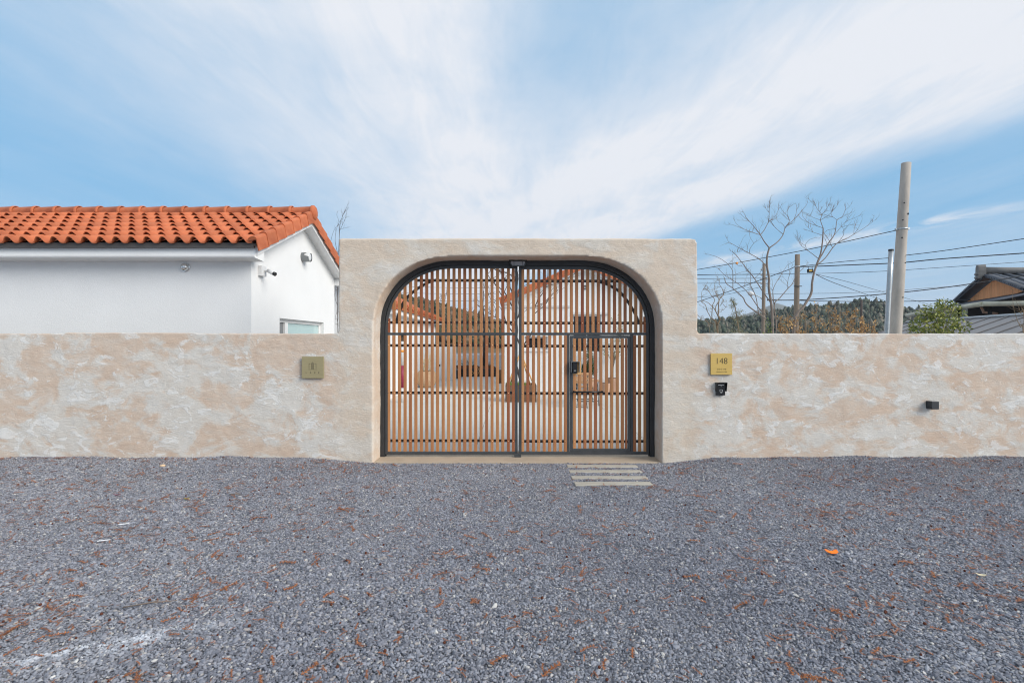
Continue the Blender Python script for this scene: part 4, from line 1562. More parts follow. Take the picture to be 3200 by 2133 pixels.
# lamps on this gable
rx_, rz2 = c(1829, 898)
o = MB().lathe([(0.055, 0), (0.075, 0), (0.075, 0.05), (0.055, 0.05), (0.055, 0)], Matrix.Translation((rx_, CY - 0.001, rz2)) @ Matrix.Rotation(R(90), 4, 'X'), seg=20, caps=False).build('ring_lamp', MATS['black_steel'])
tag(o, 'thin dark ring lamp high on the courtyard gable', 'wall light')
rx_, rz2 = c(1740, 1037)
sl_ = thing('wall_sconce', 'small brass sconce beside the courtyard house window', 'wall light', (rx_, CY - 0.12, rz2))
MB().lathe([(0.05, 0), (0.05, 0.02), (0.015, 0.03), (0.015, 0.1), (0.0, 0.1)], Matrix.Translation((rx_, CY - 0.121, rz2)) @ Matrix.Rotation(R(90), 4, 'X'), seg=14).build('mount', MATS['chrome'], sl_)
MB().lathe([(0.0, -0.05), (0.05, -0.02), (0.06, 0.02), (0.04, 0.06), (0.0, 0.07)], Matrix.Translation((rx_, CY - 0.24, rz2 - 0.02)), seg=12, caps=False).build('globe', MATS['pale_leaf'], sl_)

# ------------------------------------------------------------------ long low white house, seen end-on at the left of the courtyard
LX = -3.75
ly0, ly1 = 7.9, 17.4
lez = 2.86
hs = thing('white_house', 'long white house with tiled eave receding along the courtyard', 'house', (-6, 11, -0.03))
mb = MB()
mb.box(-9.4, LX, ly0, ly1, -0.05, lez - 0.05)
mb.add([(-9.4, ly0 + 0.001, lez - 0.05), (LX, ly0 + 0.001, lez - 0.05), (-6.4, ly0 + 0.001, lez + 1.35)], [(0, 1, 2)])
mb.build('wall', MATS['white_stucco'], hs)
mb = MB()
mb.prism([(LX + 0.32, lez - 0.08), (-6.4, lez + 1.48), (-9.8, lez - 0.15), (-9.8, lez - 0.23), (-6.4, lez + 1.38), (LX + 0.32, lez - 0.16)], ly0 - 0.3, ly1 + 0.3, 'Y')
roof = mb.build('roof', MATS['clay_tile'], hs, fix=True)
MB().box(LX + 0.02, LX + 0.27, ly0 - 0.28, ly1 + 0.28, lez - 0.30, lez - 0.18).build('box_eave', MATS['white_stucco'], hs)
MB().box(LX + 0.275, LX + 0.315, ly0 - 0.28, ly1 + 0.28, lez - 0.18, lez - 0.09).build('fascia', MATS['dark_fascia'], hs)
al_ = math.atan2(1.56, 3.29)
ux = Vector((-math.cos(al_), 0, math.sin(al_)))
nt = int((ly1 - ly0 + 0.6) / TW)
for i in range(nt):
    for r in range(2):
        p = Vector((LX + 0.37, ly0 - 0.3 + TW * i, lez - 0.10)) + ux * (TEXP * r)
        M = Matrix(((0, ux.x, math.sin(al_), p.x), (1, 0, 0, p.y), (0, ux.z, math.cos(al_), p.z), (0, 0, 0, 1)))
        piece('tile', TILE, roof, M)
mb = MB()
mb.prism([(LX + 0.3, lez - 0.28), (-6.4, lez + 1.22), (-6.4, lez + 1.38), (LX + 0.3, lez - 0.10)], ly0 - 0.26, ly0 - 0.001, 'Y')
mb.build('rake_board', MATS['white_trim'], hs, fix=True)
for r in range(9):
    p = Vector((LX + 0.36, ly0 - 0.30, lez - 0.09)) + ux * (TEXP * r)
    M = Matrix(((0, ux.x, math.sin(al_), p.x), (-1, 0, 0, p.y), (0, ux.z, math.cos(al_), p.z), (0, 0, 0, 1)))
    piece('verge_tile', VERGE, roof, M)
# a window in the long side
win = MB()
win.box(LX - 0.02, LX + 0.03, 9.3, 10.5, 1.55, 1.62)
win.box(LX - 0.02, LX + 0.03, 9.3, 10.5, 2.0, 2.05)
win.box(LX - 0.02, LX + 0.03, 9.3, 9.36, 1.62, 2.0)
win.box(LX - 0.02, LX + 0.03, 10.44, 10.5, 1.62, 2.0)
w = win.build('window', MATS['light_grey'], hs)
MB().box(LX - 0.02, LX + 0.012, 9.36, 10.44, 1.62, 2.0).build('pane', MATS['dark_glass'], w)

# ------------------------------------------------------------------ garden walls at the back of the courtyard
mb = MB()
p0, p1 = at(1350, 0, 16.0).x, at(1424, 0, 16.0).x
mb.cbox(p0, p1, 16.0, 16.25, -0.05, at(0, 1083, 16.0).z, 0.02)
o = mb.build('garden_wall', MATS['white_stucco'])
tag(o, 'taller white garden wall panel next to the long white house', 'wall')
mb = MB()
mb.cbox(at(1400, 0, 20.5).x, at(1640, 0, 20.5).x, 20.5, 20.7, -0.05, at(0, 1107.5, 20.5).z, 0.02)
o = mb.build('garden_wall', MATS['white_stucco'])
tag(o, 'low white garden wall behind the black planting bed', 'wall')
gl = thing('wall_fitting', 'tiny black fitting on the taller white garden wall', 'wall light', at(1374, 1141, 15.99))
p = at(1374, 1141, 15.99)
MB().cbox(p.x - 0.03, p.x + 0.03, 15.93, 16.0, p.z - 0.04, p.z + 0.04, 0.005).build('housing', MATS['black_plastic'], gl)

# ------------------------------------------------------------------ tiled hanok with timber gable, far right
G = Vector((-0.392, -0.92, 0)).normalized()
Rr = Vector((0.92, -0.392, 0)).normalized()
O = Vector((23.9, 27 - DIST, 0))
hk = thing('hanok_house', 'old tiled house with curved dark roof and orange timber gable', 'house', tuple(O))


def K(a, b, z):
    return O + G * a + Rr * b + Vector((0, 0, z))


GB = 3.77
AP = 3.25
GW = 6.5
apz = 4.66


def gz_(a):
    t = abs(a - AP) / AP
    return apz - (apz - GB) * (t ** 1.12)


# timber gable boards, one by one
nb = 26
for i in range(nb):
    a0_ = 0.15 + (GW - 0.3) * i / nb
    a1_ = 0.15 + (GW - 0.3) * (i + 1) / nb - 0.014
    mb = MB()
    V = [K(a0_, 0, GB - 0.02), K(a1_, 0, GB - 0.02), K(a1_, 0, gz_(a1_) - 0.04), K(a0_, 0, gz_(a0_) - 0.04)]
    V += [q + Rr * 0.03 for q in V]
    mb.add(V, [(0, 1, 2, 3), (7, 6, 5, 4), (0, 4, 5, 1), (1, 5, 6, 2), (2, 6, 7, 3), (3, 7, 4, 0)])
    mb.build('gable_board', MATS['gable_board'], hk)
mb = MB()
V = [K(0.0, 0.035, GB - 0.1), K(GW, 0.035, GB - 0.1), K(GW, 0.035, GB), K(AP, 0.035, apz), K(0, 0.035, GB)]
mb.add(V, [(0, 1, 2, 3, 4)])
mb.build('gable_backing', MATS['dark_eave'], hk)
# main roof: two slopes running back along Rr, with an overhang of 0.35 over the gable
na, nb2 = 10, 14
mb = MB()
for side in (0, 1):
    V, F = [], []
    for i in range(na + 1):
        a = AP + (1 if side else -1) * (AP + 0.25) * i / na
        for j in range(nb2 + 1):
            b = -0.38 + 9.0 * j / nb2
            sag = 0.12 * ((2 * (j / nb2) - 1) ** 2)
            V.append(K(a, b, gz_(a) + 0.10 + sag))
    m = nb2 + 1
    for i in range(na):
        for j in range(nb2):
            F.append((i * m + j, i * m + j + 1, (i + 1) * m + j + 1, (i + 1) * m + j))
    mb.add(V, F, True)
    V2 = [v - Vector((0, 0, 0.13)) for v in V]
    mb.add(V2, [f[::-1] for f in F], True)
    # close the verge
    mb.add([V[i * m] for i in range(na + 1)] + [V2[i * m] for i in range(na + 1)], [(i, i + 1, na + 2 + i, na + 1 + i) for i in range(na)])
roof = mb.build('roof', MATS['kiwa_tile'], hk)
# roof verge: short round tiles laid along the gable edge
vt_m = MB().tube([(0, 0, 0), (0.34, 0, 0)], [0.055, 0.062], 8).mesh('verge_tile')
vt_m.materials.append(MATS['kiwa_tile'])
for side in (-1, 1):
    for i in range(22):
        a = AP + side * (AP + 0.2) * (i + 0.5) / 22
        p = K(a, -0.46, gz_(a) + 0.20)
        M = Matrix.Translation(p) @ Matrix.Rotation(math.atan2(Rr.y, Rr.x), 4, 'Z')
        piece('verge_tile', vt_m, roof, M)
# tile ribs running down the near slope
for j in range(18):
    b = -0.1 + 0.45 * j
    for side in (1,):
        pts = [K(AP + side * (AP + 0.25) * i / 6, b, gz_(AP + side * (AP + 0.25) * i / 6) + 0.13 + 0.12 * ((2 * ((b + .38) / 9) - 1) ** 2)) for i in range(7)]
        MB().tube(pts, 0.06, 6).build('tile_rib', MATS['kiwa_tile'], roof)
# ridge and its upturned end
mb = MB()
pts = [K(AP, -0.45 + 9.2 * t, apz + 0.22 + 0.20 * (2 * t - 1) ** 2) for t in np.linspace(0, 1, 12)]
mb.tube(pts, 0.17, 8)
mb.build('ridge', MATS['kiwa_ridge'], roof)
mb = MB()
Mf = Matrix.Translation(K(AP, -0.50, apz + 0.42)) @ Matrix(((G.x, -Rr.x, 0, 0), (G.y, -Rr.y, 0, 0), (0, 0, 1, 0), (0, 0, 0, 1)))
prof = [(-0.17, -0.30), (0.17, -0.30), (0.19, 0.0), (0.17, 0.16), (0.09, 0.26), (-0.09, 0.26), (-0.17, 0.16), (-0.19, 0.0)]
mb.prism(prof, -0.14, 0.14, 'Y', Mf)
for dz_ in (-0.32, -0.16):
    mb.tube([Mf @ Vector((-0.2, 0.10, dz_)), Mf @ Vector((0.2, 0.10, dz_))], 0.085, 8)
mb.build('ridge_finial', MATS['kiwa_ridge'], roof, fix=True)
# skirt roof below the gable, its gutter and the dark space under it
mb = MB()
V, F = [], []
nA, nB = 20, 5
for i in range(nA + 1):
    a = -2.0 + 9.6 * i / nA
    for j in range(nB + 1):
        t = j / nB
        b = 0.02 - 1.95 * t
        V.append(K(a, b, GB - 0.03 - 0.56 * t + 0.10 * t * t))
for i in range(nA):
    for j in range(nB):
        a_ = i * (nB + 1) + j
        F.append((a_, a_ + nB + 1, a_ + nB + 2, a_ + 1))
mb.add(V, F, True)
mb.add([v - Vector((0, 0, 0.09)) for v in V], [f[::-1] for f in F], True)
sk = mb.build('skirt_roof', MATS['kiwa_tile'], hk)
for i in range(38):
    a = -1.9 + 9.4 * i / 37
    pts = [K(a, 0.0 - 1.95 * t, GB - 0.005 - 0.56 * t + 0.10 * t * t) for t in (0, 0.33, 0.66, 1.0)]
    MB().tube(pts, 0.045, 5).build('tile_rib', MATS['kiwa_tile'], sk)
for k in range(5):
    a0_, a1_ = -2.0 + 1.92 * k, -2.0 + 1.92 * (k + 1) - 0.03
    MB().tube([K(a0_, -1.99, 3.245), K(a1_, -1.99, 3.245)], 0.10, 8).build('gutter', MATS['gutter'], hk)
MB().tube([K(7.62, -1.99, 3.245), K(7.62, 3.0, 3.22)], 0.10, 8).build('gutter', MATS['gutter'], hk)
mb = MB()
V = [K(7.6, -1.9, 3.25), K(7.6, 6.0, 3.25), K(5.6, 6.0, 4.0), K(5.8, 0.0, 3.85)]
mb.add(V, [(0, 1, 2, 3)])
mb.build('side_roof', MATS['kiwa_tile'], hk)
# walls and posts in the shade under the eave
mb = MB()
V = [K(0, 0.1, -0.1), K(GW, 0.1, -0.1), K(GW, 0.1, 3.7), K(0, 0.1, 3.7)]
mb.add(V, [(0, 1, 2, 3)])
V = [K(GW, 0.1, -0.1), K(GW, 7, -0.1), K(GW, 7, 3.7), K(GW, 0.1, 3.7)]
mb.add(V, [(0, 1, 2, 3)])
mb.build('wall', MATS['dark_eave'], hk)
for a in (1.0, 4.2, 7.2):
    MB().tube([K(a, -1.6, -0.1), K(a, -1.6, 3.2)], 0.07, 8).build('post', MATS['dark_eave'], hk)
MB().tube([K(7.0, -1.8, 3.15), K(6.9, -1.7, 2.95), K(6.2, -1.0, 2.92)], 0.05, 8).build('downpipe', MATS['terracotta'], hk)

# shed with a standing-seam metal roof in front of it
r0, r1 = Vector((18.35, 23.8 - DIST, 2.60)), Vector((16.3, 13.4 - DIST, 2.60))
dirr = (r1 - r0).normalized()
fall = Vector((-0.98, 0.195, -0.40))
sh = thing('metal_roofed_shed', 'low shed with grey standing-seam metal roof beyond the wall', 'shed', (16, 11, -0.1))
mb = MB()
V = [r0, r1, r1 + fall * 3.6, r0 + fall * 3.6]
V2 = [v - Vector((0, 0, 0.06)) for v in V]
mb.add(V + V2, [(0, 1, 2, 3), (7, 6, 5, 4), (0, 4, 5, 1), (1, 5, 6, 2), (2, 6, 7, 3), (3, 7, 4, 0)])
sr = mb.build('roof', MATS['seam_metal'], sh, fix=True)
Lr = (r1 - r0).length
for i in range(int(Lr / 0.9) + 1):
    p = r0 + dirr * (0.9 * i + 0.03)
    MB().tube([p + Vector((0, 0, 0.02)), p + fall * 3.6 + Vector((0, 0, 0.02))], 0.022, 4, smooth=False).build('seam', MATS['seam_metal'], sr)
MB().tube([r0 + Vector((0, 0, 0.03)), r1 + Vector((0, 0, 0.03))], 0.055, 8).build('ridge_cap', MATS['galvanised'], sr)
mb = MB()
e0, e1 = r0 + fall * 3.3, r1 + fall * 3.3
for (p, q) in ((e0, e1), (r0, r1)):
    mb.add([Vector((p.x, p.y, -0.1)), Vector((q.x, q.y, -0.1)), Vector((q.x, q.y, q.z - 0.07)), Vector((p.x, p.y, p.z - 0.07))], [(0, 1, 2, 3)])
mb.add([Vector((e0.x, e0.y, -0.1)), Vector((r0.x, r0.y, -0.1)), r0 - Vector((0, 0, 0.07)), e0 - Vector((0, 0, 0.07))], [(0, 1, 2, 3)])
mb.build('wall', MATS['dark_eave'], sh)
# ------------------------------------------------------------------ poles
def pole(name, label, mat, top, low, d, r_top, r_bot, seg=14):
    """leaning pole through two photo points, standing on the ground"""
    y = d - DIST
    a, b = at(*top, y), at(*low, y)
    t = (b - a).normalized()
    k = (a.z + 0.1) / -t.z
    base = a + t * k
    base.z = -0.12
    o = thing(name, label, 'pole', tuple(base))
    n = 7
    pts = [base.lerp(a, i / (n - 1)) for i in range(n)]
    # tapering evenly
    MB().tube(pts, [r_bot + (r_top - r_bot) * i / (n - 1) for i in range(n)], seg).build('shaft', mat, o)
    return o, a, base


def along(a, b, z):
    t = (z - a.z) / (b.z - a.z)
    return a.lerp(b, t)


big, bt, bb = pole('utility_pole', 'tall leaning bare concrete pole, tallest of the poles', MATS['concrete_pole'], (2832, 510), (2798, 1040), 14.5, 0.118, 0.168, 20)
p = along(bt, bb, at(0, 716, 14.5 - DIST).z)
mb = MB()
mb.lathe([(0.136, -0.025), (0.142, -0.025), (0.142, 0.025), (0.136, 0.025)], Matrix.Translation(p), seg=18, caps=False)
mb.box(p.x + 0.13, p.x + 0.20, p.y - 0.03, p.y + 0.03, p.z - 0.02, p.z + 0.045)
mb.box(p.x - 0.19, p.x - 0.13, p.y - 0.03, p.y + 0.03, p.z - 0.045, p.z + 0.02)
mb.build('clamp', MATS['galvanised'], big)
for (py, s) in ((637, -0.55), (671, 0.45), (690, -0.6), (745, -0.55), (823, 0.4), (930, 0.3)):
    p = along(bt, bb, at(0, py, 14.5 - DIST).z)
    rr = 0.118 + 0.05 * (bt.z - p.z) / (bt.z - bb.z)
    aa = s
    q = p + Vector((math.sin(aa) * rr, -math.cos(aa) * rr, 0)) * 0.985
    MB().lathe([(0.018 if py != 671 else 0.03, 0.0), (0.018 if py != 671 else 0.03, 0.012)], Matrix.Translation(q) @ Matrix.Rotation(aa, 4, 'Z') @ Matrix.Rotation(R(90), 4, 'X'), seg=8).build('bolt_hole', MATS['black_plastic'], big)
galv, gt_, gb_ = pole('steel_post', 'thin galvanised steel post with dark cap beside the concrete pole', MATS['galvanised'], (2784.5, 783), (2771, 1040), 13.6, 0.058, 0.060, 14)
MB().tube([gt_ - Vector((0, 0, 0.01)), gt_ + Vector((0.002, 0, 0.035))], 0.064, 14).build('cap', MATS['black_steel'], galv)
poleA, at_, ab_ = pole('utility_pole', 'weathered brown pole with flat top between the two bare trees', MATS['wood_pole'], (2492, 795), (2488, 1035), 16.0, 0.070, 0.092, 12)
p = along(at_, ab_, at(0, 833, 16 - DIST).z)
MB().lathe([(0.082, -0.02), (0.085, -0.02), (0.085, 0.02), (0.082, 0.02)], Matrix.Translation(p), seg=12, caps=False).build('clamp', MATS['galvanised'], poleA)
p = along(at_, ab_, at(0, 895, 16 - DIST).z)
MB().tube([p + Vector((-0.14, -0.08, 0)), p + Vector((0.1, -0.1, 0))], 0.015, 6).build('step_bolt', MATS['black_steel'], poleA)
poleB, bt2, bb2 = pole('utility_pole', 'farther wooden pole with insulators and a street lamp', MATS['wood_pole'], (2388, 824), (2385, 1035), 28.0, 0.078, 0.115, 12)
for i, py in enumerate((842, 858, 871, 884)):
    p = along(bt2, bb2, at(0, py, 28 - DIST).z)
    for s in ((-1, 1) if i < 3 else (-1,)):
        q = p + Vector((s * 0.16, -0.02, 0))
        MB().lathe([(0.02, -0.05), (0.045, -0.045), (0.03, -0.01), (0.05, 0.0), (0.03, 0.03), (0.02, 0.05)], Matrix.Translation(q), seg=8).build('insulator', MATS['porcelain'], poleB)
    MB().tube([p + Vector((-0.18, -0.02, -0.05)), p + Vector((0.18, -0.02, -0.05))], 0.014, 6).build('crossarm', MATS['black_steel'], poleB)
# street lamp on its arm
y28 = 28 - DIST
MB().tube([at(2382, 935, y28), at(2375, 928, y28), at(2362, 922, y28), at(2356, 920, y28)], 0.025, 6).build('lamp_arm', MATS['galvanised'], poleB)
mb = MB()
q0, q1 = at(2338, 914, y28), at(2358, 920.5, y28)
mb.tube([q0, q0.lerp(q1, 0.25), q0.lerp(q1, 0.7), q1], [0.07, 0.13, 0.09, 0.03], 10)
mb.build('lamp_head', MATS['light_grey'], poleB)
mb = MB()
qq = at(2347, 921, y28)
mb.lathe([(0.10, 0.05), (0.085, -0.04), (0.02, -0.10), (0.0, -0.10)], Matrix.Translation(qq), seg=10)
mb.build('lamp_bowl', MATS['grey_lens'], poleB)
poleC, ct2, cb2 = pole('fence_post', 'short dark stub of a pole behind the orange shrub', MATS['bark_dark'], (2692, 937), (2691, 1035), 24.0, 0.045, 0.05, 8)

# ------------------------------------------------------------------ wires
def wire(label, pts, d0, d1, r=0.009, kind='overhead_wire'):
    P = []
    for i, (a, b) in enumerate(pts):
        d = d0 + (d1 - d0) * (a - pts[0][0]) / (pts[-1][0] - pts[0][0])
        P.append(at(a, b, d - DIST))
    Q = []
    for i in range(len(P) - 1):
        p0, p1, p2, p3 = P[max(i - 1, 0)], P[i], P[i + 1], P[min(i + 2, len(P) - 1)]
        for k in range(5):
            t = k / 5
            Q.append(0.5 * ((2 * p1) + (-p0 + p2) * t + (2 * p0 - 5 * p1 + 4 * p2 - p3) * t * t + (-p0 + 3 * p1 - 3 * p2 + p3) * t ** 3))
    Q.append(P[-1])
    o = MB().tube(Q, r, 5).build(kind, MATS['wire'])
    return tag(o, label, 'wire', 'overhead wires')


C2 = lambda x, y: (2150 + x / 3.563, 620 + y / 3.563)
wire('topmost wire sloping up to the clamp on the concrete pole', [(2000, 868), (2180, 842), (2397, 804), (2571, 770), (2750, 731), (2803, 719)], 19, 14.4, 0.011)
o = MB().lathe([(0.0, -0.04), (0.03, -0.03), (0.04, 0), (0.03, 0.03), (0, 0.04)], Matrix.Translation(at(2303, 822, 17.2 - DIST)), seg=10, caps=False).build('wire_marker', MATS['orange_label'])
tag(o, 'tiny orange ring marker on the topmost wire', 'wire marker')
wire('wire rising to the frame edge from the concrete pole, uppermost there', [(2826, 798), (2950, 783), (3199, 746), (3400, 716)], 14.4, 11.5, 0.010)
wire('thin wire between the brown pole and the galvanised post', [(2498, 832), (2636, 817), (2750, 808), (2776, 806)], 16, 13.6, 0.009)
wire('thick bundled cable passing behind the concrete pole', [(2497, 833), (2550, 832), (2700, 826), (2774, 823), (2826, 820), (2951, 808), (3199, 791), (3400, 775)], 16, 13.0, 0.015)
wire('thin far wire running just under the thick bundled cable', [(2180, 858), (2397, 857), (2700, 850), (2951, 835), (3199, 818), (3400, 803)], 28, 26, 0.012)
wire('thick dark cable crossing in front of the hanok finial', [(2397, 938), (2498, 937), (2600, 931), (2700, 924), (2822, 913), (2960, 897), (3099, 877), (3199, 861), (3400, 826)], 17, 15, 0.015)
wire('lowest level cable just over the hill tops', [(2397, 936), (2431, 937), (2600, 941), (2750, 942), (2900, 940), (3033, 937)], 30, 24, 0.018)
wire('slack wire slanting down from the hanging floodlight', [(2551, 858), (2600, 881), (2680, 910), (2767, 940)], 18, 30, 0.012)
wire('fainter of two wires slanting down past the concrete pole', [(2551, 857), (2640, 878), (2760, 912), (2900, 950)], 20, 34, 0.010)
wire('wire sagging from the brown pole down to the gateway pier', [(2484, 833), (2463, 843), (2397, 867), (2262, 916), (2180, 943), (2060, 990)], 16, 20, 0.012)
wire('upper of three level wires ending at the farther pole', [(2000, 861), (2180, 859), (2384, 856)], 30, 28, 0.013)
wire('middle of three level wires ending at the farther pole', [(2000, 872), (2180, 871), (2384, 869)], 30, 28, 0.013)
wire('lowest of three level wires ending at the farther pole', [(2000, 885), (2180, 885), (2384, 883)], 30, 28, 0.013)
wire('sagging wire low behind the curly willow', [(2000, 934), (2180, 928), (2262, 921), (2330, 907), (2384, 895)], 30, 28, 0.010)
wire('far wire level with the hill top behind the brown pole', [(2384, 918), (2498, 917), (2640, 915), (2780, 909), (2960, 896), (3090, 894)], 34, 34, 0.012)
for i, (a, b) in enumerate(((868, 878), (889, 900), (910, 918), (937, 938))):
    wire('thin wire %s of the four behind the plain gate leaf' % ('topmost', 'second', 'third', 'lowest')[i], [(1150, a), (1350, (a + b) / 2 + 3), (1560, b)], 40, 44, 0.014)

# hanging floodlight by the right tree
hf = thing('hanging_floodlight', 'black floodlight with yellow lens hanging at the bare tree', 'floodlight', tuple(at(2532, 852, 15.6 - DIST)))
y = 15.6 - DIST
p0, p1 = at(2524, 852, y), at(2540.5, 840.5, y)
MB().cbox(p0.x, p1.x, y - 0.03, y + 0.05, p0.z, p1.z, 0.01).build('housing', MATS['black_plastic'], hf)
p0, p1 = at(2526.5, 848, y), at(2536, 844, y)
MB().box(p0.x, p1.x, y - 0.034, y - 0.031, p0.z, p1.z).build('lens', MATS['yellow_lens'], hf)
for q in (2527, 2539):
    MB().tube([at(q, 841, y), at(q - 1.5, 837, y), at(q, 833, y)], 0.008, 5).build('hook', MATS['black_steel'], hf)

# ------------------------------------------------------------------ plants
class Plant:
    def __init__(self, name, label, cat, base, group=None):
        self.o = thing(name, label, cat, tuple(base), group)
        self.trunk = MB()
        self.twig = MB()

    def limb(self, pts, r0, r1, seg=6, thick=True):
        n = len(pts)
        (self.trunk if thick else self.twig).tube(pts, [r0 + (r1 - r0) * (i / (n - 1)) ** 0.8 for i in range(n)], seg)

    def done(self, bark, twigname='crown'):
        self.trunk.build('trunk', bark, self.o)
        if self.twig.v:
            self.twig.build(twigname, bark, self.o)


def smooth_poly(P, k=4):
    Q = []
    for i in range(len(P) - 1):
        p0, p1, p2, p3 = P[max(i - 1, 0)], P[i], P[i + 1], P[min(i + 2, len(P) - 1)]
        for j in range(k):
            t = j / k
            Q.append(0.5 * ((2 * p1) + (-p0 + p2) * t + (2 * p0 - 5 * p1 + 4 * p2 - p3) * t * t + (-p0 + 3 * p1 - 3 * p2 + p3) * t ** 3))
    Q.append(P[-1])
    return Q


def twig(mb, p, d, L, r, rng, depth=1, wig=0.25, up=0.35):
    n = 5
    pts = [p.copy()]
    dd = d.normalized()
    for i in range(n):
        dd = (dd + Vector((rng.gauss(0, wig), rng.gauss(0, wig), rng.gauss(0, wig) + up * 0.3))).normalized()
        pts.append(pts[-1] + dd * (L / n))
    mb.tube(pts, [r * (1 - 0.75 * i / n) for i in range(n + 1)], 4, caps=False)
    if depth > 0:
        for k in range(rng.choice((2, 3, 3, 4))):
            i = rng.randint(1, n - 1)
            side = Vector((rng.gauss(0, 1), rng.gauss(0, 1), rng.gauss(0.5, 0.6)))
            nd = (dd * 0.9 + side * 0.55).normalized()
            twig(mb, pts[i], nd, L * rng.uniform(0.35, 0.6), r * 0.65, rng, depth - 1, wig, up)


def traced_tree(name, label, limbs, d, bark, seed, ntw=6, ltw=0.42, rtw=0.0045, wig=0.25, depth=1, conv=C2, cat='tree', yspread=0.45):
    """limbs: (points in a photo crop, radius at start, radius at end, twigs?); each limb leaves the picture plane by itself"""
    rng = random.Random(seed)
    first = limbs[0][0]
    base = at(*conv(*first[0]), d - DIST)
    base.z = -0.1
    T = Plant(name, label, cat, base)
    nodes = {}
    for (pts, r0, r1, tw) in limbs:
        key0 = pts[0]
        y0 = nodes.get(key0, d - DIST)
        lean = rng.uniform(-yspread, yspread) if key0 in nodes else 0.15 * rng.uniform(-1, 1)
        P = []
        for i, q in enumerate(pts):
            yy = y0 + lean * i / max(1, len(pts) - 1)
            nodes.setdefault(q, yy)
            P.append(at(*conv(*q), nodes[q] if i == 0 else yy))
            nodes[q] = yy
        if pts is first or key0 not in [p for l in limbs if l[0] is not pts for p in l[0]]:
            if P[0].z < 2.2:
                P = [Vector((P[0].x + rng.uniform(-.05, .05), P[0].y, -0.1))] + P
        Q = smooth_poly(P)
        n = len(Q)
        rad = [0.74 * (r0 + (r1 - r0) * (i / (n - 1))) for i in range(n)]
        T.trunk.tube(Q, rad, 7 if r0 > 0.02 else 5)
        if tw:
            m = int(ntw * tw)
            for k in range(m):
                i = rng.randint(int(n * 0.3), n - 2)
                ax_ = (Q[i + 1] - Q[i]).normalized()
                side = Vector((rng.gauss(0, 1), rng.gauss(0, 1), rng.gauss(0.4, 0.5)))
                twig(T.twig, Q[i], ax_ * 0.8 + side * 0.6, ltw * rng.uniform(0.4, 1.1), rtw, rng, depth, wig)
            twig(T.twig, Q[-1], (Q[-1] - Q[-2]), ltw * 0.5, max(r1 * 0.9, rtw * 0.7), rng, depth, wig)
    T.done(bark)
    return T.o


D1 = 12.2
t1 = [
    ([(940, 1480), (930, 1200), (900, 1000), (902, 880), (880, 760), (880, 650), (905, 550)], 0.045, 0.026, 0),
    ([(905, 550), (850, 480), (805, 405), (740, 320), (640, 205)], 0.020, 0.006, 0.8),
    ([(805, 405), (720, 378), (620, 340), (490, 290)], 0.012, 0.004, 0.6),
    ([(805, 405), (850, 350), (900, 260), (960, 215), (1015, 110)], 0.014, 0.004, 0.9),
    ([(900, 260), (905, 160), (905, 90)], 0.010, 0.004, 0.7),
    ([(905, 550), (1000, 480), (1060, 400), (1090, 310), (1180, 235), (1310, 85)], 0.020, 0.005, 0.9),
    ([(1060, 400), (1000, 350), (925, 275)], 0.011, 0.004, 0.5),
    ([(1090, 310), (1130, 240), (1065, 150)], 0.010, 0.004, 0.6),
    ([(1180, 235), (1200, 180), (1210, 130)], 0.008, 0.004, 0.3),
    ([(880, 760), (800, 680), (690, 615), (560, 545), (455, 485)], 0.016, 0.005, 0.5),
    ([(690, 615), (690, 560), (745, 485)], 0.009, 0.004, 0.3),
    ([(560, 545), (545, 600), (590, 490)], 0.007, 0.003, 0.2),
    ([(940, 1185), (830, 1030), (740, 890), (660, 790), (560, 660), (535, 630)], 0.020, 0.008, 0.7),
    ([(740, 890), (800, 830), (830, 770)], 0.008, 0.004, 0.2),
    ([(870, 1340), (700, 1220), (640, 1160), (610, 1100), (500, 1000), (440, 960)], 0.024, 0.012, 0.2),
    ([(500, 1000), (500, 860), (490, 790), (420, 710), (330, 655), (255, 630)], 0.013, 0.005, 0.4),
    ([(500, 860), (570, 830), (640, 810)], 0.007, 0.003, 0.2),
    ([(870, 1300), (790, 1220), (700, 1090), (620, 1000), (530, 930), (430, 870), (360, 805)], 0.018, 0.006, 0.5),
    ([(785, 1280), (760, 1110), (720, 1010), (697, 960), (697, 880)], 0.015, 0.006, 0.4),
    ([(985, 1480), (960, 1190), (1020, 1110), (1110, 1005), (1160, 950), (1210, 850), (1300, 760)], 0.022, 0.006, 0.8),
    ([(960, 1190), (945, 1050), (960, 980), (1010, 890), (1100, 750)], 0.014, 0.005, 0.7),
    ([(1110, 1005), (1115, 900), (1145, 820)], 0.008, 0.004, 0.4),
]
traced_tree('bare_tree', 'leafless many-stemmed tree nearer the gateway, forking low', t1, D1, MATS['bark_grey'], 3)
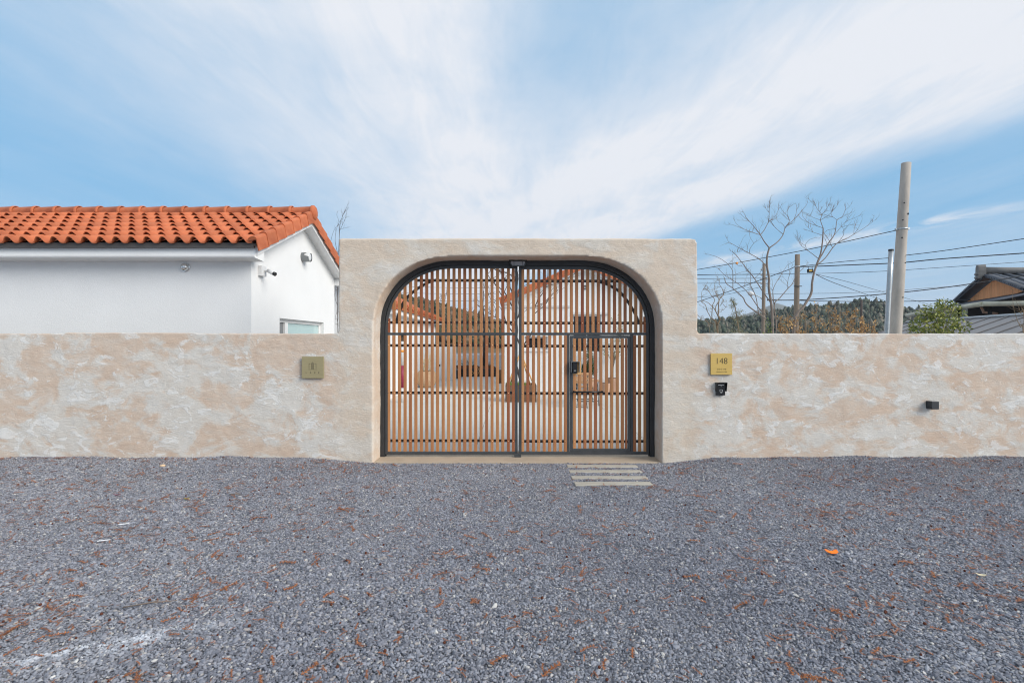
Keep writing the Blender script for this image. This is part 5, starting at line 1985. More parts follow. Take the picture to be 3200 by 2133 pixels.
t2 = [
    ([(1180, 1420), (1290, 1200), (1370, 1060), (1382, 940), (1405, 820), (1445, 700), (1480, 600), (1500, 450), (1505, 330)], 0.052, 0.018, 0),
    ([(1505, 330), (1475, 240), (1490, 180), (1440, 120), (1415, 60)], 0.013, 0.004, 0.9),
    ([(1490, 180), (1540, 120), (1570, 60)], 0.009, 0.004, 0.5),
    ([(1505, 330), (1420, 300), (1340, 270), (1285, 210)], 0.010, 0.004, 0.6),
    ([(1475, 240), (1390, 210), (1340, 170)], 0.008, 0.003, 0.4),
    ([(1475, 240), (1560, 190), (1620, 130), (1655, 85)], 0.009, 0.004, 0.6),
    ([(1405, 820), (1460, 680), (1500, 610), (1560, 500), (1620, 420), (1645, 340), (1660, 240), (1720, 200), (1755, 110)], 0.026, 0.005, 1.0),
    ([(1645, 340), (1560, 350), (1510, 390)], 0.009, 0.004, 0.3),
    ([(1660, 240), (1600, 190), (1590, 120)], 0.008, 0.004, 0.5),
    ([(1620, 420), (1700, 320), (1770, 250)], 0.009, 0.004, 0.5),
    ([(1440, 740), (1530, 660), (1610, 550), (1670, 490), (1760, 450), (1845, 400), (1960, 330), (2075, 245)], 0.020, 0.004, 0.5),
    ([(1670, 490), (1730, 410), (1735, 350)], 0.009, 0.004, 0.3),
    ([(1845, 400), (1850, 340), (1868, 280)], 0.008, 0.004, 0.3),
    ([(1845, 400), (1890, 340), (1925, 270)], 0.007, 0.003, 0.3),
    ([(1610, 550), (1560, 450), (1520, 400)], 0.010, 0.004, 0.4),
    ([(1445, 665), (1390, 620), (1320, 570), (1250, 510), (1220, 440)], 0.014, 0.004, 0.6),
    ([(1320, 570), (1310, 510), (1350, 460)], 0.008, 0.004, 0.3),
    ([(1500, 410), (1420, 385), (1320, 350)], 0.009, 0.004, 0.4),
]
traced_tree('bare_tree', 'leafless tree with leaning pale trunk behind the brown pole', t2, D1 + 1.0, MATS['bark_grey'], 5)
C6 = lambda x, y: (2180 + x / 7.842, 850 + y / 7.842)
tw_ = [
    ([(490, 1490), (490, 1290), (545, 1160), (500, 1070), (440, 950), (380, 860), (240, 740), (110, 700)], 0.026, 0.005, 0.7),
    ([(500, 1070), (520, 950), (515, 820), (540, 660), (630, 565), (630, 490), (590, 380), (530, 290), (545, 190)], 0.018, 0.004, 0.9),
    ([(440, 950), (450, 830), (520, 700), (480, 590), (420, 440), (420, 260)], 0.012, 0.004, 0.8),
    ([(490, 1440), (360, 1150), (360, 900), (370, 800), (420, 680), (330, 560), (260, 460), (130, 430), (240, 390)], 0.016, 0.003, 0.9),
    ([(480, 1480), (320, 1110), (240, 960), (190, 800), (110, 730), (100, 500), (150, 400)], 0.014, 0.003, 0.8),
    ([(300, 1480), (120, 1180), (0, 1040)], 0.008, 0.003, 0.5),
    ([(545, 830), (620, 740), (640, 680)], 0.008, 0.003, 0.5),
    ([(620, 780), (680, 860), (640, 920)], 0.006, 0.003, 0.3),
    ([(420, 1480), (250, 1260), (180, 1180)], 0.008, 0.003, 0.4),
]
traced_tree('corkscrew_willow', 'small bare corkscrew willow right beside the gateway pier', tw_, 10.6, MATS['bark_willow'], 8, ntw=7, ltw=0.28, rtw=0.004, wig=0.55, conv=C6, yspread=0.3)

# corkscrew willow in the courtyard planter with its timber props
PLY = 14.9 - DIST
pc = at(1628, 1252, PLY)
rngw = random.Random(21)
W2 = Plant('corkscrew_willow', 'tall bare corkscrew willow propped in the rusty planter behind the gate', 'tree', (pc.x, PLY + 0.35, 0.35))


def curly(p, d, L, r, n, wig, depth, mb, turn):
    pts = [p.copy()]
    dd = d.normalized()
    ph = rngw.uniform(0, 6)
    for i in range(n):
        ph += turn
        dd = (dd * 0.8 + d * 0.25 + Vector((math.cos(ph), math.sin(ph), 0.15 * math.sin(ph * 1.3))) * wig).normalized()
        pts.append(pts[-1] + dd * (L / n))
    mb.tube(pts, [r * (1 - 0.7 * i / n) for i in range(n + 1)], 6 if r > .015 else 4, caps=False)
    if depth:
        for k in range(5 if depth > 1 else 4):
            i = rngw.randint(n // 3, n - 1)
            nd = Vector((rngw.gauss(0, 0.8), rngw.gauss(0, 0.6), rngw.uniform(0.4, 1.1))).normalized()
            curly(pts[i], nd, L * rngw.uniform(0.35, 0.55), r * 0.5, 9, wig * 1.2, depth - 1, W2.twig, 1.1)


curly(Vector((pc.x, PLY + 0.35, 0.35)), Vector((0.02, 0, 1)), 3.6, 0.045, 16, 0.22, 2, W2.trunk, 0.9)
curly(Vector((pc.x - 0.02, PLY + 0.35, 1.6)), Vector((-0.28, 0.1, 1)), 2.6, 0.025, 12, 0.3, 2, W2.trunk, 1.0)
curly(Vector((pc.x + 0.02, PLY + 0.35, 1.5)), Vector((0.32, -0.1, 1)), 2.8, 0.025, 12, 0.3, 2, W2.trunk, 1.0)
W2.done(MATS['bark_dark'])
pl0, pl1, plz = at(1579, 0, PLY).x, at(1677, 0, PLY).x, at(0, 1203, PLY).z
simple('corten', S(108, 84, 66), 0.85, var=0.30, scale=5, bump=0.3, bscale=30)
pb = thing('planter_box', 'square rust-brown steel planter standing behind the gate meeting stiles', 'planter', ((pl0 + pl1) / 2, PLY + 0.4, -0.03))
mb = MB()
for (a, b, c_, d_) in ((pl0, pl1, PLY, PLY + 0.03), (pl0, pl1, PLY + 0.85, PLY + 0.88), (pl0, pl0 + 0.03, PLY + 0.03, PLY + 0.85), (pl1 - 0.03, pl1, PLY + 0.03, PLY + 0.85)):
    mb.box(a, b, c_, d_, -0.035, plz)
mb.build('box', MATS['corten'], pb)
MB().box(pl0 + 0.03, pl1 - 0.03, PLY + 0.03, PLY + 0.85, plz - 0.12, plz - 0.04).build('soil', MATS['soil'], pb)
tr = thing('timber_prop', 'pale timber tripod propping the willow in the rusty planter', 'tree prop', (pc.x, PLY + 0.4, plz))
top = Vector((pc.x, PLY + 0.36, at(0, 1105, PLY).z))
for q in ((pl0 + 0.06, PLY + 0.10), (pl1 - 0.06, PLY + 0.12), (pl1 - 0.16, PLY + 0.75), (pl0 + 0.14, PLY + 0.78)):
    MB().tube([Vector((q[0], q[1], plz - 0.05)), top + Vector((rngw.uniform(-.02, .02), rngw.uniform(-.02, .02), 0.05))], 0.022, 8).build('pole', MATS['prop_wood'], tr)


def leaf_cloud(name, mat, parent, centers, size, n, flat=0.5, seed=1, aspect=2.2):
    """n leaf blades around given centres (x, y, z, rx, ry, rz); a leaf is a folded pair of triangles"""
    rg = np.random.default_rng(seed)
    C = np.asarray(centers, dtype=float)
    w = C[:, 3] * C[:, 4] * C[:, 5]
    pick = rg.choice(len(C), n, p=w / w.sum())
    d = rg.normal(0, 1, (n, 3))
    d /= np.linalg.norm(d, axis=1)[:, None]
    rr = rg.uniform(0.25, 1.0, n) ** 0.5
    pos = C[pick, :3] + d * rr[:, None] * C[pick, 3:]
    ax = rg.normal(0, 1, (n, 3)) + d * 0.8
    ax /= np.linalg.norm(ax, axis=1)[:, None]
    sd = np.cross(ax, rg.normal(0, 1, (n, 3)))
    sd /= np.linalg.norm(sd, axis=1)[:, None]
    s = size * rg.uniform(0.6, 1.3, n)[:, None]
    nn = np.cross(ax, sd)
    a = pos
    b = pos + ax * s * 0.5 + sd * s / aspect * 0.5 + nn * s * 0.08
    c_ = pos + ax * s
    e = pos + ax * s * 0.5 - sd * s / aspect * 0.5 + nn * s * 0.08
    V = np.stack([a, b, c_, e], 1).reshape(-1, 3) - np.array(wl(parent))
    F = np.arange(4 * n).reshape(-1, 4)
    o = link_mesh(name, np_mesh(name, V, F), mat, parent)
    return o


# green shrub against the shed roof
hy = 11.6 - DIST
hb = at(2930, 1042, hy)
P = Plant('evergreen_shrub', 'leafy green shrub standing against the grey shed roof', 'shrub', (hb.x, hy, -0.1))
rng = random.Random(4)
cs = []
for (px, py, r) in ((2872, 1015, 24), (2890, 985, 24), (2920, 965, 26), (2950, 950, 22), (2975, 965, 22), (2990, 985, 20), (2930, 1000, 28), (2960, 1010, 28), (3005, 1015, 22), (2860, 1035, 22), (2910, 1035, 26), (2985, 1035, 24), (3022, 1030, 12), (2955, 940, 10), (2935, 1060, 40), (2990, 1070, 30), (2880, 1070, 30)):
    yy = hy + rng.uniform(-0.25, 0.25)
    p = at(px, py, yy)
    r = r / FOC * 11.6
    cs.append((p.x, p.y, p.z, r, r, r * 0.8))
    q = Vector((hb.x + rng.uniform(-.1, .1), hy, 0.9))
    P.limb([Vector((hb.x, hy, -0.1)), q, q.lerp(p, 0.5) + Vector((0, 0, -0.1)), p], 0.02, 0.004, 5)
P.done(MATS['bark_grey'])
leaf_cloud('foliage', MATS['leaf_green'], P.o, cs, 0.075, 2600, seed=5)

# arborvitae tip
ay = 10.9 - DIST
ab = at(2400, 1042, ay)
P = Plant('arborvitae', 'small bright green conical arborvitae peeking over the wall', 'shrub', (ab.x, ay, -0.1))
P.limb([Vector((ab.x, ay, -0.1)), Vector((ab.x, ay, 1.0)), Vector((ab.x, ay, 2.1))], 0.03, 0.006)
P.done(MATS['bark_dark'])
cs = []
for k in range(40):
    t = rng.random()
    z = 0.4 + 1.82 * t
    w_ = 0.20 * (1 - t) ** 0.7 + 0.015
    a = rng.uniform(0, 6.28)
    cs.append((ab.x + math.cos(a) * w_ * 0.7, ay + math.sin(a) * w_ * 0.7, z, w_ * 0.6, w_ * 0.6, 0.10))
leaf_cloud('foliage', MATS['leaf_arbor'], P.o, cs, 0.05, 3400, seed=6, aspect=3.0)

# dry orange-leaved shrubs along the wall
shr = [((2455, 1042), [(2450, 985), (2462, 968), (2438, 1005), (2475, 990)], 'small dry orange-leaved shrub at the foot of the brown pole'),
       ((2530, 1042), [(2500, 975), (2520, 955), (2545, 948), (2535, 985), (2510, 1005), (2555, 990), (2570, 1010)], 'dry orange-leaved shrub just right of the brown pole'),
       ((2605, 1042), [(2590, 960), (2605, 945), (2620, 965), (2595, 995), (2630, 1000), (2610, 1020)], 'tallest dry orange-leaved shrub, midway to the concrete pole'),
       ((2665, 1042), [(2650, 970), (2665, 955), (2640, 1005), (2680, 985), (2660, 1010)], 'dry orange-leaved shrub in front of the dark stub post'),
       ((2712, 1042), [(2720, 1000), (2735, 990), (2700, 1010), (2690, 985)], 'dry orange-leaved shrub closest to the galvanised post')]
for i, (b_px, tips, lab) in enumerate(shr):
    yy = (10.4 + 0.25 * (i % 3)) - DIST
    b0_ = at(*b_px, yy)
    P = Plant('dry_shrub', lab, 'shrub', (b0_.x, yy, -0.1), 'dry shrubs along the wall')
    cs = []
    for (a, b) in tips:
        for rep in range(2):
            p = at(a + rng.uniform(-12, 12), b + rng.uniform(-4, 14), yy + rng.uniform(-0.25, 0.25))
            q = Vector((b0_.x + rng.uniform(-.12, .12), yy, 0.5))
            m_ = q.lerp(p, 0.55) + Vector((rng.uniform(-.05, .05), 0, -0.03))
            P.limb([Vector((b0_.x + rng.uniform(-.06, .06), yy, -0.1)), q, m_, p], 0.011, 0.003, 5)
            for k in range(7):
                t = rng.uniform(0.15, 1.0)
                c0 = q.lerp(p, t)
                cs.append((c0.x + rng.uniform(-.05, .05), c0.y + rng.uniform(-.05, .05), c0.z, 0.045, 0.045, 0.06))
            for k in range(6):
                twig(P.twig, m_.lerp(p, rng.random()), Vector((rng.gauss(0, .5), rng.gauss(0, .5), 1)), rng.uniform(.12, .3), 0.003, rng, 0)
    P.done(MATS['bark_willow'])
    leaf_cloud('foliage', MATS['leaf_dry'], P.o, cs, 0.042, 1000, seed=30 + i, aspect=1.7)

# feathery grey-green young conifer
yy = 11.2 - DIST
fb = at(2320, 1042, yy)
P = Plant('feathery_conifer', 'sparse grey-green young conifer between willow and arborvitae', 'tree', (fb.x, yy, -0.1))
tp = at(2285, 932, yy)
P.limb([Vector((fb.x, yy, -0.1)), Vector((fb.x - 0.01, yy, 1.5)), at(2298, 960, yy), tp], 0.022, 0.003)
cs = []
for k in range(70):
    t = rng.random() ** 0.8
    z = 0.8 + (tp.z - 0.8) * t
    L = (0.48 * (1 - t) + 0.05) * rng.uniform(0.6, 1.1)
    a = rng.uniform(0, 6.28)
    p0 = Vector((fb.x + (tp.x - fb.x) * t ** 3, yy, z))
    p1 = p0 + Vector((math.cos(a) * L, math.sin(a) * L, 0.35 * L))
    P.limb([p0, p0.lerp(p1, 0.5) + Vector((0, 0, -0.02)), p1], 0.005, 0.002, 4, thick=False)
    for s in (0.4, 0.7, 1.0):
        q = p0.lerp(p1, s)
        cs.append((q.x, q.y, q.z, 0.05, 0.05, 0.03))
P.done(MATS['bark_willow'], 'branch_work')
leaf_cloud('foliage', MATS['leaf_sage'], P.o, cs, 0.035, 2300, seed=9, aspect=4.0)

# thin twiggy tree between the white house and the gateway
yy = 13.6 - DIST
CW = lambda x, y: (750 + x / 3.563, 620 + y / 3.563)
tl = [
    ([(1090, 1490), (1085, 1190), (1090, 800), (1105, 430), (1115, 280), (1150, 180), (1192, 85)], 0.016, 0.003, 1.0),
    ([(1105, 430), (1100, 260), (1078, 190)], 0.006, 0.003, 0.3),
    ([(1115, 350), (1165, 240), (1175, 190)], 0.006, 0.003, 0.4),
    ([(1090, 620), (1060, 480), (1070, 360), (1095, 290)], 0.008, 0.003, 0.4),
    ([(1085, 640), (1010, 520), (1040, 370), (1085, 300)], 0.008, 0.003, 0.3),
    ([(1085, 1190), (1055, 1090), (1060, 1010)], 0.008, 0.003, 0.6),
    ([(1090, 1420), (1060, 1350), (1080, 1240)], 0.008, 0.003, 0.6),
]
traced_tree('bare_sapling', 'thin bare sapling between the white house and the gateway', tl, 13.6, MATS['bark_dark'], 14, ntw=6, ltw=0.3, rtw=0.004, conv=CW, yspread=0.25)
# bare stems before the hanok at the frame edge
CH = lambda x, y: (3000 + x / 6.815, 820 + y / 6.815)
th_ = [([(1345, 1500), (1290, 1380), (1220, 1220), (1150, 1000), (1115, 690)], 0.012, 0.003, 0.5),
       ([(1360, 1200), (1290, 1060), (1240, 920), (1210, 860)], 0.008, 0.003, 0.3),
       ([(1363, 1130), (1320, 1000), (1285, 900)], 0.007, 0.003, 0.3),
       ([(1340, 1120), (1240, 1040), (1170, 1010)], 0.007, 0.003, 0.2)]
traced_tree('bare_sapling', 'pale bare stems in front of the hanok at the frame edge', th_, 10.5, MATS['bark_willow'], 17, ntw=4, ltw=0.25, rtw=0.004, conv=CH, yspread=0.2)
# bare trees on the slope seen through the slats
for i, (px, py, d, lab) in enumerate(((1388, 905, 30, 'bare tree before the hillside, behind the long white house'), (1512, 900, 27, 'bare tree rising from the black planting bed'))):
    rg = random.Random(60 + i)
    b0_ = at(px, 1150, d - DIST)
    b0_.z = 0.3 if i else -0.1
    T = Plant('bare_tree', lab, 'tree', tuple(b0_))
    hh = at(px, py, d - DIST).z
    T.limb([b0_, Vector((b0_.x + .05, b0_.y, hh * 0.45)), Vector((b0_.x - .05, b0_.y, hh * 0.8)), Vector((b0_.x, b0_.y, hh))], 0.10 if i else 0.07, 0.01)
    for k in range(22):
        z = hh * rg.uniform(0.35, 0.95)
        twig(T.twig, Vector((b0_.x, b0_.y, z)), Vector((rg.gauss(0, 1), rg.gauss(0, 1), 1.0)), rg.uniform(0.5, 1.3) * (1.2 - 0.6 * z / hh), 0.014, rg, 2)
    T.done(MATS['bark_dark'])

# ------------------------------------------------------------------ courtyard furnishings
def pot(name, label, px0, px1, py0, py1, prof, mat, cat='pot'):
    d = 1.76 * FOC / (py1 - 1066.5)
    y = d - DIST
    a, b = at(px0, py1, y), at(px1, py0, y)
    r = (b.x - a.x) / 2
    h = b.z - a.z
    cx = (a.x + b.x) / 2
    o = thing(name, label, cat, (cx, y + r, -0.035))
    P_ = [(q * r, -0.035 + s * h) for q, s in prof]
    mb = MB()
    mb.lathe(P_, Matrix.Translation((cx, y + r, 0)), seg=24)
    mb.build('vessel', mat, o)
    MB().lathe([(P_[-1][0] * 0.93, P_[-1][1] - 0.02), (P_[-1][0] * 0.93, P_[-1][1] + 0.004)], Matrix.Translation((cx, y + r, 0)), seg=20).build('soil', MATS['soil'], o)
    return o, Vector((cx, y + r, P_[-1][1])), r, h


ROUND = [(0.55, 0.0), (0.8, 0.15), (0.98, 0.45), (1.0, 0.6), (0.9, 0.85), (0.78, 0.97), (0.74, 1.0)]
o, tp, r, h = pot('round_pot', 'large round tan stone pot by the long white house', 1294, 1361, 1160, 1212, ROUND, MATS['tan_pot'])
gr = thing('dry_grass', 'tuft of dry straw grass in the large round pot', 'grass', tuple(tp))
mb = MB()
for k in range(46):
    a, b = rng.uniform(0, 6.28), rng.uniform(0, 0.2)
    p = tp + Vector((math.cos(a) * b, math.sin(a) * b, 0))
    q = p + Vector((rng.gauss(0, .10), rng.gauss(0, .10), rng.uniform(.4, .78)))
    mb.tube([p, p.lerp(q, .5) + Vector((0, 0, .04)), q], [0.006, 0.005, 0.002], 3, caps=False)
mb.build('blades', MATS['dry_grass'], gr)['kind'] = 'stuff'
bl = thing('marker_post', 'grey post with burgundy lower half near the long white house', 'post', tuple(at(1257, 1222, 7.2)))
p = at(1257, 1218, 7.2)
MB().tube([Vector((p.x, 7.2, -0.04)), Vector((p.x, 7.2, at(0, 1211, 7.2).z))], 0.06, 12).build('foot', MATS['light_grey'], bl)
MB().tube([Vector((p.x, 7.2, at(0, 1211, 7.2).z)), Vector((p.x, 7.2, at(0, 1142, 7.2).z))], 0.062, 12).build('sleeve', MATS['burgundy'], bl)
MB().tube([Vector((p.x, 7.2, at(0, 1142, 7.2).z)), Vector((p.x, 7.2, at(0, 1066, 7.2).z))], 0.055, 12).build('upper_post', MATS['light_grey'], bl)
MB().tube([Vector((p.x, 7.2, at(0, 1100, 7.2).z)), Vector((p.x, 7.2, at(0, 1093, 7.2).z))], 0.058, 12).build('label_band', MATS['orange_label'], bl)
# black planting bed with shrubs
y1_, y2_ = 24.3 - DIST, 25.7 - DIST
bx0, bx1, bx2 = at(1389, 0, y1_).x, at(1432, 0, y1_).x, at(1552, 0, y2_).x
bz = at(0, 1156, y1_).z
bed = thing('planting_bed', 'long black raised planting bed before the low white wall', 'planter', ((bx0 + bx2) / 2, y2_, -0.03))
mb = MB()
mb.cbox(bx0, bx1, y1_, y1_ + 2.5, -0.035, bz, 0.01)
mb.build('bed_end', MATS['black_planter'], bed)
MB().cbox(bx1 + 0.005, bx2, y2_, y2_ + 1.4, -0.035, at(0, 1152, y2_).z, 0.01).build('bed_box', MATS['black_planter'], bed)
mb = MB()
for k in range(20):
    x = bx0 + 0.15 + (bx2 - bx0 - 0.3) * (k + rng.random()) / 20
    mb.lathe([(0.22, -0.05), (0.2, 0.05), (0.1, rng.uniform(.1, .18)), (0.0, 0.2)], Matrix.Translation((x, y2_ + rng.uniform(.2, .6), 0.33)), seg=7, caps=False)
mb.build('soil_mound', MATS['soil'], bed)['kind'] = 'stuff'
for i, (px, py, n, m, lab) in enumerate(((1450, 1128, 260, 'leaf_olive', 'small grey-green shrub nearer the long house in the black bed'), (1470, 1132, 200, 'leaf_olive', 'second small grey-green shrub in the black bed'), (1525, 1138, 240, 'leaf_dark', 'low dark green shrub at the far end of the black bed'))):
    p = at(px, py, y2_ + 0.4)
    P = Plant('bed_shrub', lab, 'shrub', (p.x, p.y, 0.3), 'shrubs in the black bed')
    for k in range(6):
        P.limb([Vector((p.x, p.y, 0.3)), Vector((p.x + rng.gauss(0, .12), p.y, 0.6)), p + Vector((rng.gauss(0, .2), rng.gauss(0, .1), rng.uniform(-.1, .1)))], 0.012, 0.004, 4)
    P.done(MATS['bark_dark'])
    leaf_cloud('foliage', MATS[m], P.o, [(p.x, p.y, p.z - 0.12, .28, .25, .25), (p.x + .1, p.y, p.z, .2, .2, .18)], 0.05, n, seed=40 + i)
tl_ = thing('folding_trellis', 'small crossed timber stand before the black planting bed', 'stand', tuple(at(1486, 1176, y2_ - 0.3)))
for k in range(2):
    for s in (-1, 1):
        xa = at(1474 + 18 * k, 1172, y2_ - 0.15)
        xb = at(1486 + 18 * k, 1146 if k else 1158, y2_ - 0.15)
        if s > 0:
            MB().tube([Vector((xa.x, xa.y, xa.z)), Vector((xb.x, xb.y, xb.z))], 0.015, 5).build('bar', MATS['prop_wood'], tl_)
        else:
            MB().tube([Vector((xb.x, xa.y - .03, xa.z)), Vector((xa.x, xb.y - .03, xb.z))], 0.015, 5).build('bar', MATS['prop_wood'], tl_)
y3 = 21.6 - DIST
mb = MB()
x0_, x1_ = at(1558, 0, y3).x, at(1574, 0, y3).x
mb.cbox(x0_, x1_, y3, y3 + 0.5, -0.035, at(0, 1156, y3).z, 0.01)
o = mb.build('planter_box', MATS['corten'])
tag(o, 'tall narrow rusty planter at the corner of the gabled house', 'planter')
# green grass in the rusty planter
gr = thing('grass_tuft', 'bright green grass growing in the rusty planter', 'grass', (pc.x, PLY + 0.4, plz - 0.05))
mb = MB()
for k in range(150):
    p = Vector((rng.uniform(pl0 + .06, pl1 - .3), PLY + rng.uniform(.05, .8), plz - 0.05))
    q = p + Vector((rng.gauss(0, .03), rng.gauss(0, .03), rng.uniform(.06, .17)))
    mb.tube([p, q], [0.006, 0.001], 3, caps=False)
mb.build('blades', MATS['grass_green'], gr)['kind'] = 'stuff'

# bistro table and chairs behind the wicket
ty = 14.0 - DIST
tb = thing('bistro_table', 'slatted wooden folding table with metal legs behind the wicket', 'table', tuple(at(1836, 1262, ty)))
tx0, tx1 = at(1800, 0, ty).x, at(1879, 0, ty).x
tz = at(0, 1190, ty).z
for k in range(6):
    MB().cbox(tx0, tx1, ty + 0.1 * k, ty + 0.1 * k + 0.085, tz - 0.02, tz, 0.003).build('slat', MATS['bistro_wood'], tb)
for s in (tx0 + 0.06, tx1 - 0.06):
    MB().tube([(s, ty + 0.03, -0.03), (s + .02, ty + 0.3, tz * 0.5), (s, ty + 0.55, tz - 0.02)], 0.011, 6).build('leg', MATS['bistro_metal'], tb)
    MB().tube([(s - .02, ty + 0.55, -0.03), (s - .02, ty + 0.3, tz * 0.5), (s - .02, ty + 0.03, tz - 0.02)], 0.011, 6).build('leg', MATS['bistro_metal'], tb)
for yy_, z_ in ((ty + 0.04, 0.10), (ty + 0.54, 0.10)):
    MB().tube([(tx0 + .06, yy_, z_), (tx1 - .06, yy_, z_)], 0.01, 6).build('stretcher', MATS['bistro_metal'], tb)


def bistro_chair(x, y, rz, label):
    o = thing('bistro_chair', label, 'chair', (x, y, -0.035), 'bistro chairs behind the wicket')
    M0 = Matrix.Translation((x, y, -0.035)) @ Matrix.Rotation(rz, 4, 'Z')
    for k in range(5):
        MB().cbox(-0.2, 0.2, -0.2 + 0.082 * k, -0.2 + 0.082 * k + 0.068, 0.435, 0.455, 0.003, M0).build('slat', MATS['bistro_wood'], o)
    for k in range(2):
        MB().cbox(-0.2, 0.2, 0.215 + .01 * k, 0.235 + .01 * k, 0.66 + 0.10 * k, 0.74 + 0.10 * k, 0.003, M0).build('back_slat', MATS['bistro_wood'], o)
    for s in (-0.19, 0.19):
        MB().tube([M0 @ Vector(q) for q in ((s, -0.22, 0.0), (s, 0.0, 0.30), (s, 0.2, 0.55), (s, 0.245, 0.86))], 0.010, 6).build('leg', MATS['bistro_metal'], o)
        MB().tube([M0 @ Vector(q) for q in ((s * 0.93, 0.24, 0.0), (s * 0.93, 0.0, 0.25), (s * 0.93, -0.19, 0.435))], 0.010, 6).build('leg', MATS['bistro_metal'], o)
    for yy_, z_ in ((-0.215, 0.03), (0.22, 0.04)):
        MB().tube([M0 @ Vector((-0.19, yy_, z_)), M0 @ Vector((0.19, yy_, z_))], 0.008, 6).build('stretcher', MATS['bistro_metal'], o)
    return o


p = at(1812, 0, ty - 0.35)
bistro_chair(p.x, ty - 0.30, R(178), 'slatted bistro chair on the near side of the table')
p = at(1828, 0, ty + 1.0)
bistro_chair(p.x, ty + 1.0, R(5), 'slatted bistro chair on the far side of the table')
STRAIGHT = [(0.8, 0.0), (0.86, 0.1), (0.98, 0.6), (1.0, 0.96), (1.0, 1.0)]
oc, tp, r, h = pot('terracotta_pot', 'terracotta pot holding the small conifer behind the table', 1824, 1862, 1182, 1226, STRAIGHT, MATS['terracotta'])
P = Plant('potted_conifer', 'dense dark green conical conifer in a pot behind the wicket', 'tree', tuple(tp))
ptop = at(1846, 1075, tp.y)
P.limb([tp, Vector((tp.x, tp.y, (tp.z + ptop.z) / 2)), Vector((tp.x, tp.y, ptop.z))], 0.03, 0.008)
P.done(MATS['bark_dark'])
cs = []
for k in range(60):
    t = rng.random()
    z = tp.z + 0.05 + (ptop.z - tp.z) * t
    w_ = 0.30 * (1 - t * 0.75)
    a = rng.uniform(0, 6.28)
    cs.append((tp.x + math.cos(a) * w_ * .6, tp.y + math.sin(a) * w_ * .6, z, w_ * .5, w_ * .5, .1))
leaf_cloud('foliage', MATS['leaf_dark'], P.o, cs, 0.05, 3000, seed=50)
pot('terracotta_pot', 'low empty terracotta pot beside the taller olive pot', 1880, 1909, 1197, 1229, STRAIGHT, MATS['terracotta'])
oc, tp, r, h = pot('terracotta_pot', 'tall terracotta pot holding the young olive tree', 1902, 1936, 1181, 1226, STRAIGHT, MATS['terracotta'])
P = Plant('olive_tree', 'young thin-leaved olive tree in a tall pot behind the wicket', 'tree', tuple(tp))
cs = []
P.limb([tp - Vector((0, 0, .02)), Vector((tp.x + .01, tp.y, tp.z + .35)), Vector((tp.x + .03, tp.y, tp.z + .8))], 0.018, 0.012)
for k in range(13):
    px, py = rng.uniform(1872, 1958), rng.uniform(990, 1130)
    q = at(px, py, tp.y + rng.uniform(-.25, .25))
    s0_ = Vector((tp.x + .01, tp.y, tp.z + rng.uniform(.3, .8)))
    P.limb([s0_, s0_.lerp(q, .5) + Vector((0, 0, .06)), q], 0.008, 0.003, 4)
    for t in (.5, .7, .85, 1.0):
        w_ = s0_.lerp(q, t)
        cs.append((w_.x, w_.y, w_.z, .08, .08, .08))
P.done(MATS['bark_grey'])
leaf_cloud('foliage', MATS['leaf_olive'], P.o, cs, 0.07, 620, seed=51, aspect=3.2)
# ------------------------------------------------------------------ gravel: single stones on the ground
def stone_variants(n):
    out = bpy.data.collections.new('stone_kinds')
    for k in range(n):
        bm = bmesh.new()
        bmesh.ops.create_icosphere(bm, subdivisions=1, radius=1.0)
        rg = random.Random(100 + k)
        sx, sy, sz = rg.uniform(0.9, 1.15), rg.uniform(0.6, 0.85), rg.uniform(0.36, 0.55)
        cuts = [(Vector((rg.gauss(0, 1), rg.gauss(0, 1), rg.gauss(0, .8))).normalized(), rg.uniform(0.55, 0.85)) for _ in range(6)]
        for v in bm.verts:
            p = v.co.copy()
            for nn, d in cuts:         # chip flat faces off, as crushed stone has
                e = p.dot(nn) - d
                if e > 0:
                    p -= nn * e
            p += Vector((rg.gauss(0, .05), rg.gauss(0, .05), rg.gauss(0, .05)))
            v.co = Vector((p.x * sx, p.y * sy, p.z * sz))
        me = bpy.data.meshes.new('stone')
        bm.to_mesh(me)
        bm.free()
        me.materials.append(MATS['gravel_stone'])
        out.objects.link(bpy.data.objects.new('stone', me))
    return out


def litter_variants(n):
    """shed cedar sprays: a curved stem with short needles either side"""
    out = bpy.data.collections.new('spray_kinds')
    for k in range(n):
        rg = random.Random(300 + k)
        mb = MB()
        bend = rg.uniform(-0.9, 0.9)
        pts = []
        p = Vector((-0.5, 0, 0))
        ang_ = -bend / 2
        for i in range(9):
            pts.append(p.copy())
            p = p + Vector((math.cos(ang_), math.sin(ang_), 0.10 * math.sin(i * 0.9 + k))) / 8
            ang_ += bend / 8
        for i in range(8):
            a, b = pts[i], pts[i + 1]
            w = 0.022
            nrm = Vector((-(b - a).y, (b - a).x, 0)).normalized() * w
            mb.add([a - nrm, b - nrm, b + nrm, a + nrm], [(0, 1, 2, 3)])
            for s in (-1, 1):
                for q in range(2):
                    c0 = a.lerp(b, rg.random())
                    dr = (b - a).normalized() * rg.uniform(0.2, .8) + nrm.normalized() * s
                    L = rg.uniform(0.07, 0.15)
                    e = c0 + dr.normalized() * L + Vector((0, 0, rg.uniform(-.02, .05)))
                    wv = Vector((-dr.y, dr.x, 0)).normalized() * 0.022
                    mb.add([c0 - wv, e - wv * .4, e + wv * .4, c0 + wv], [(0, 1, 2, 3)])
        me = mb.mesh('spray')
        me.materials.append(MATS['litter'])
        out.objects.link(bpy.data.objects.new('spray', me))
    return out


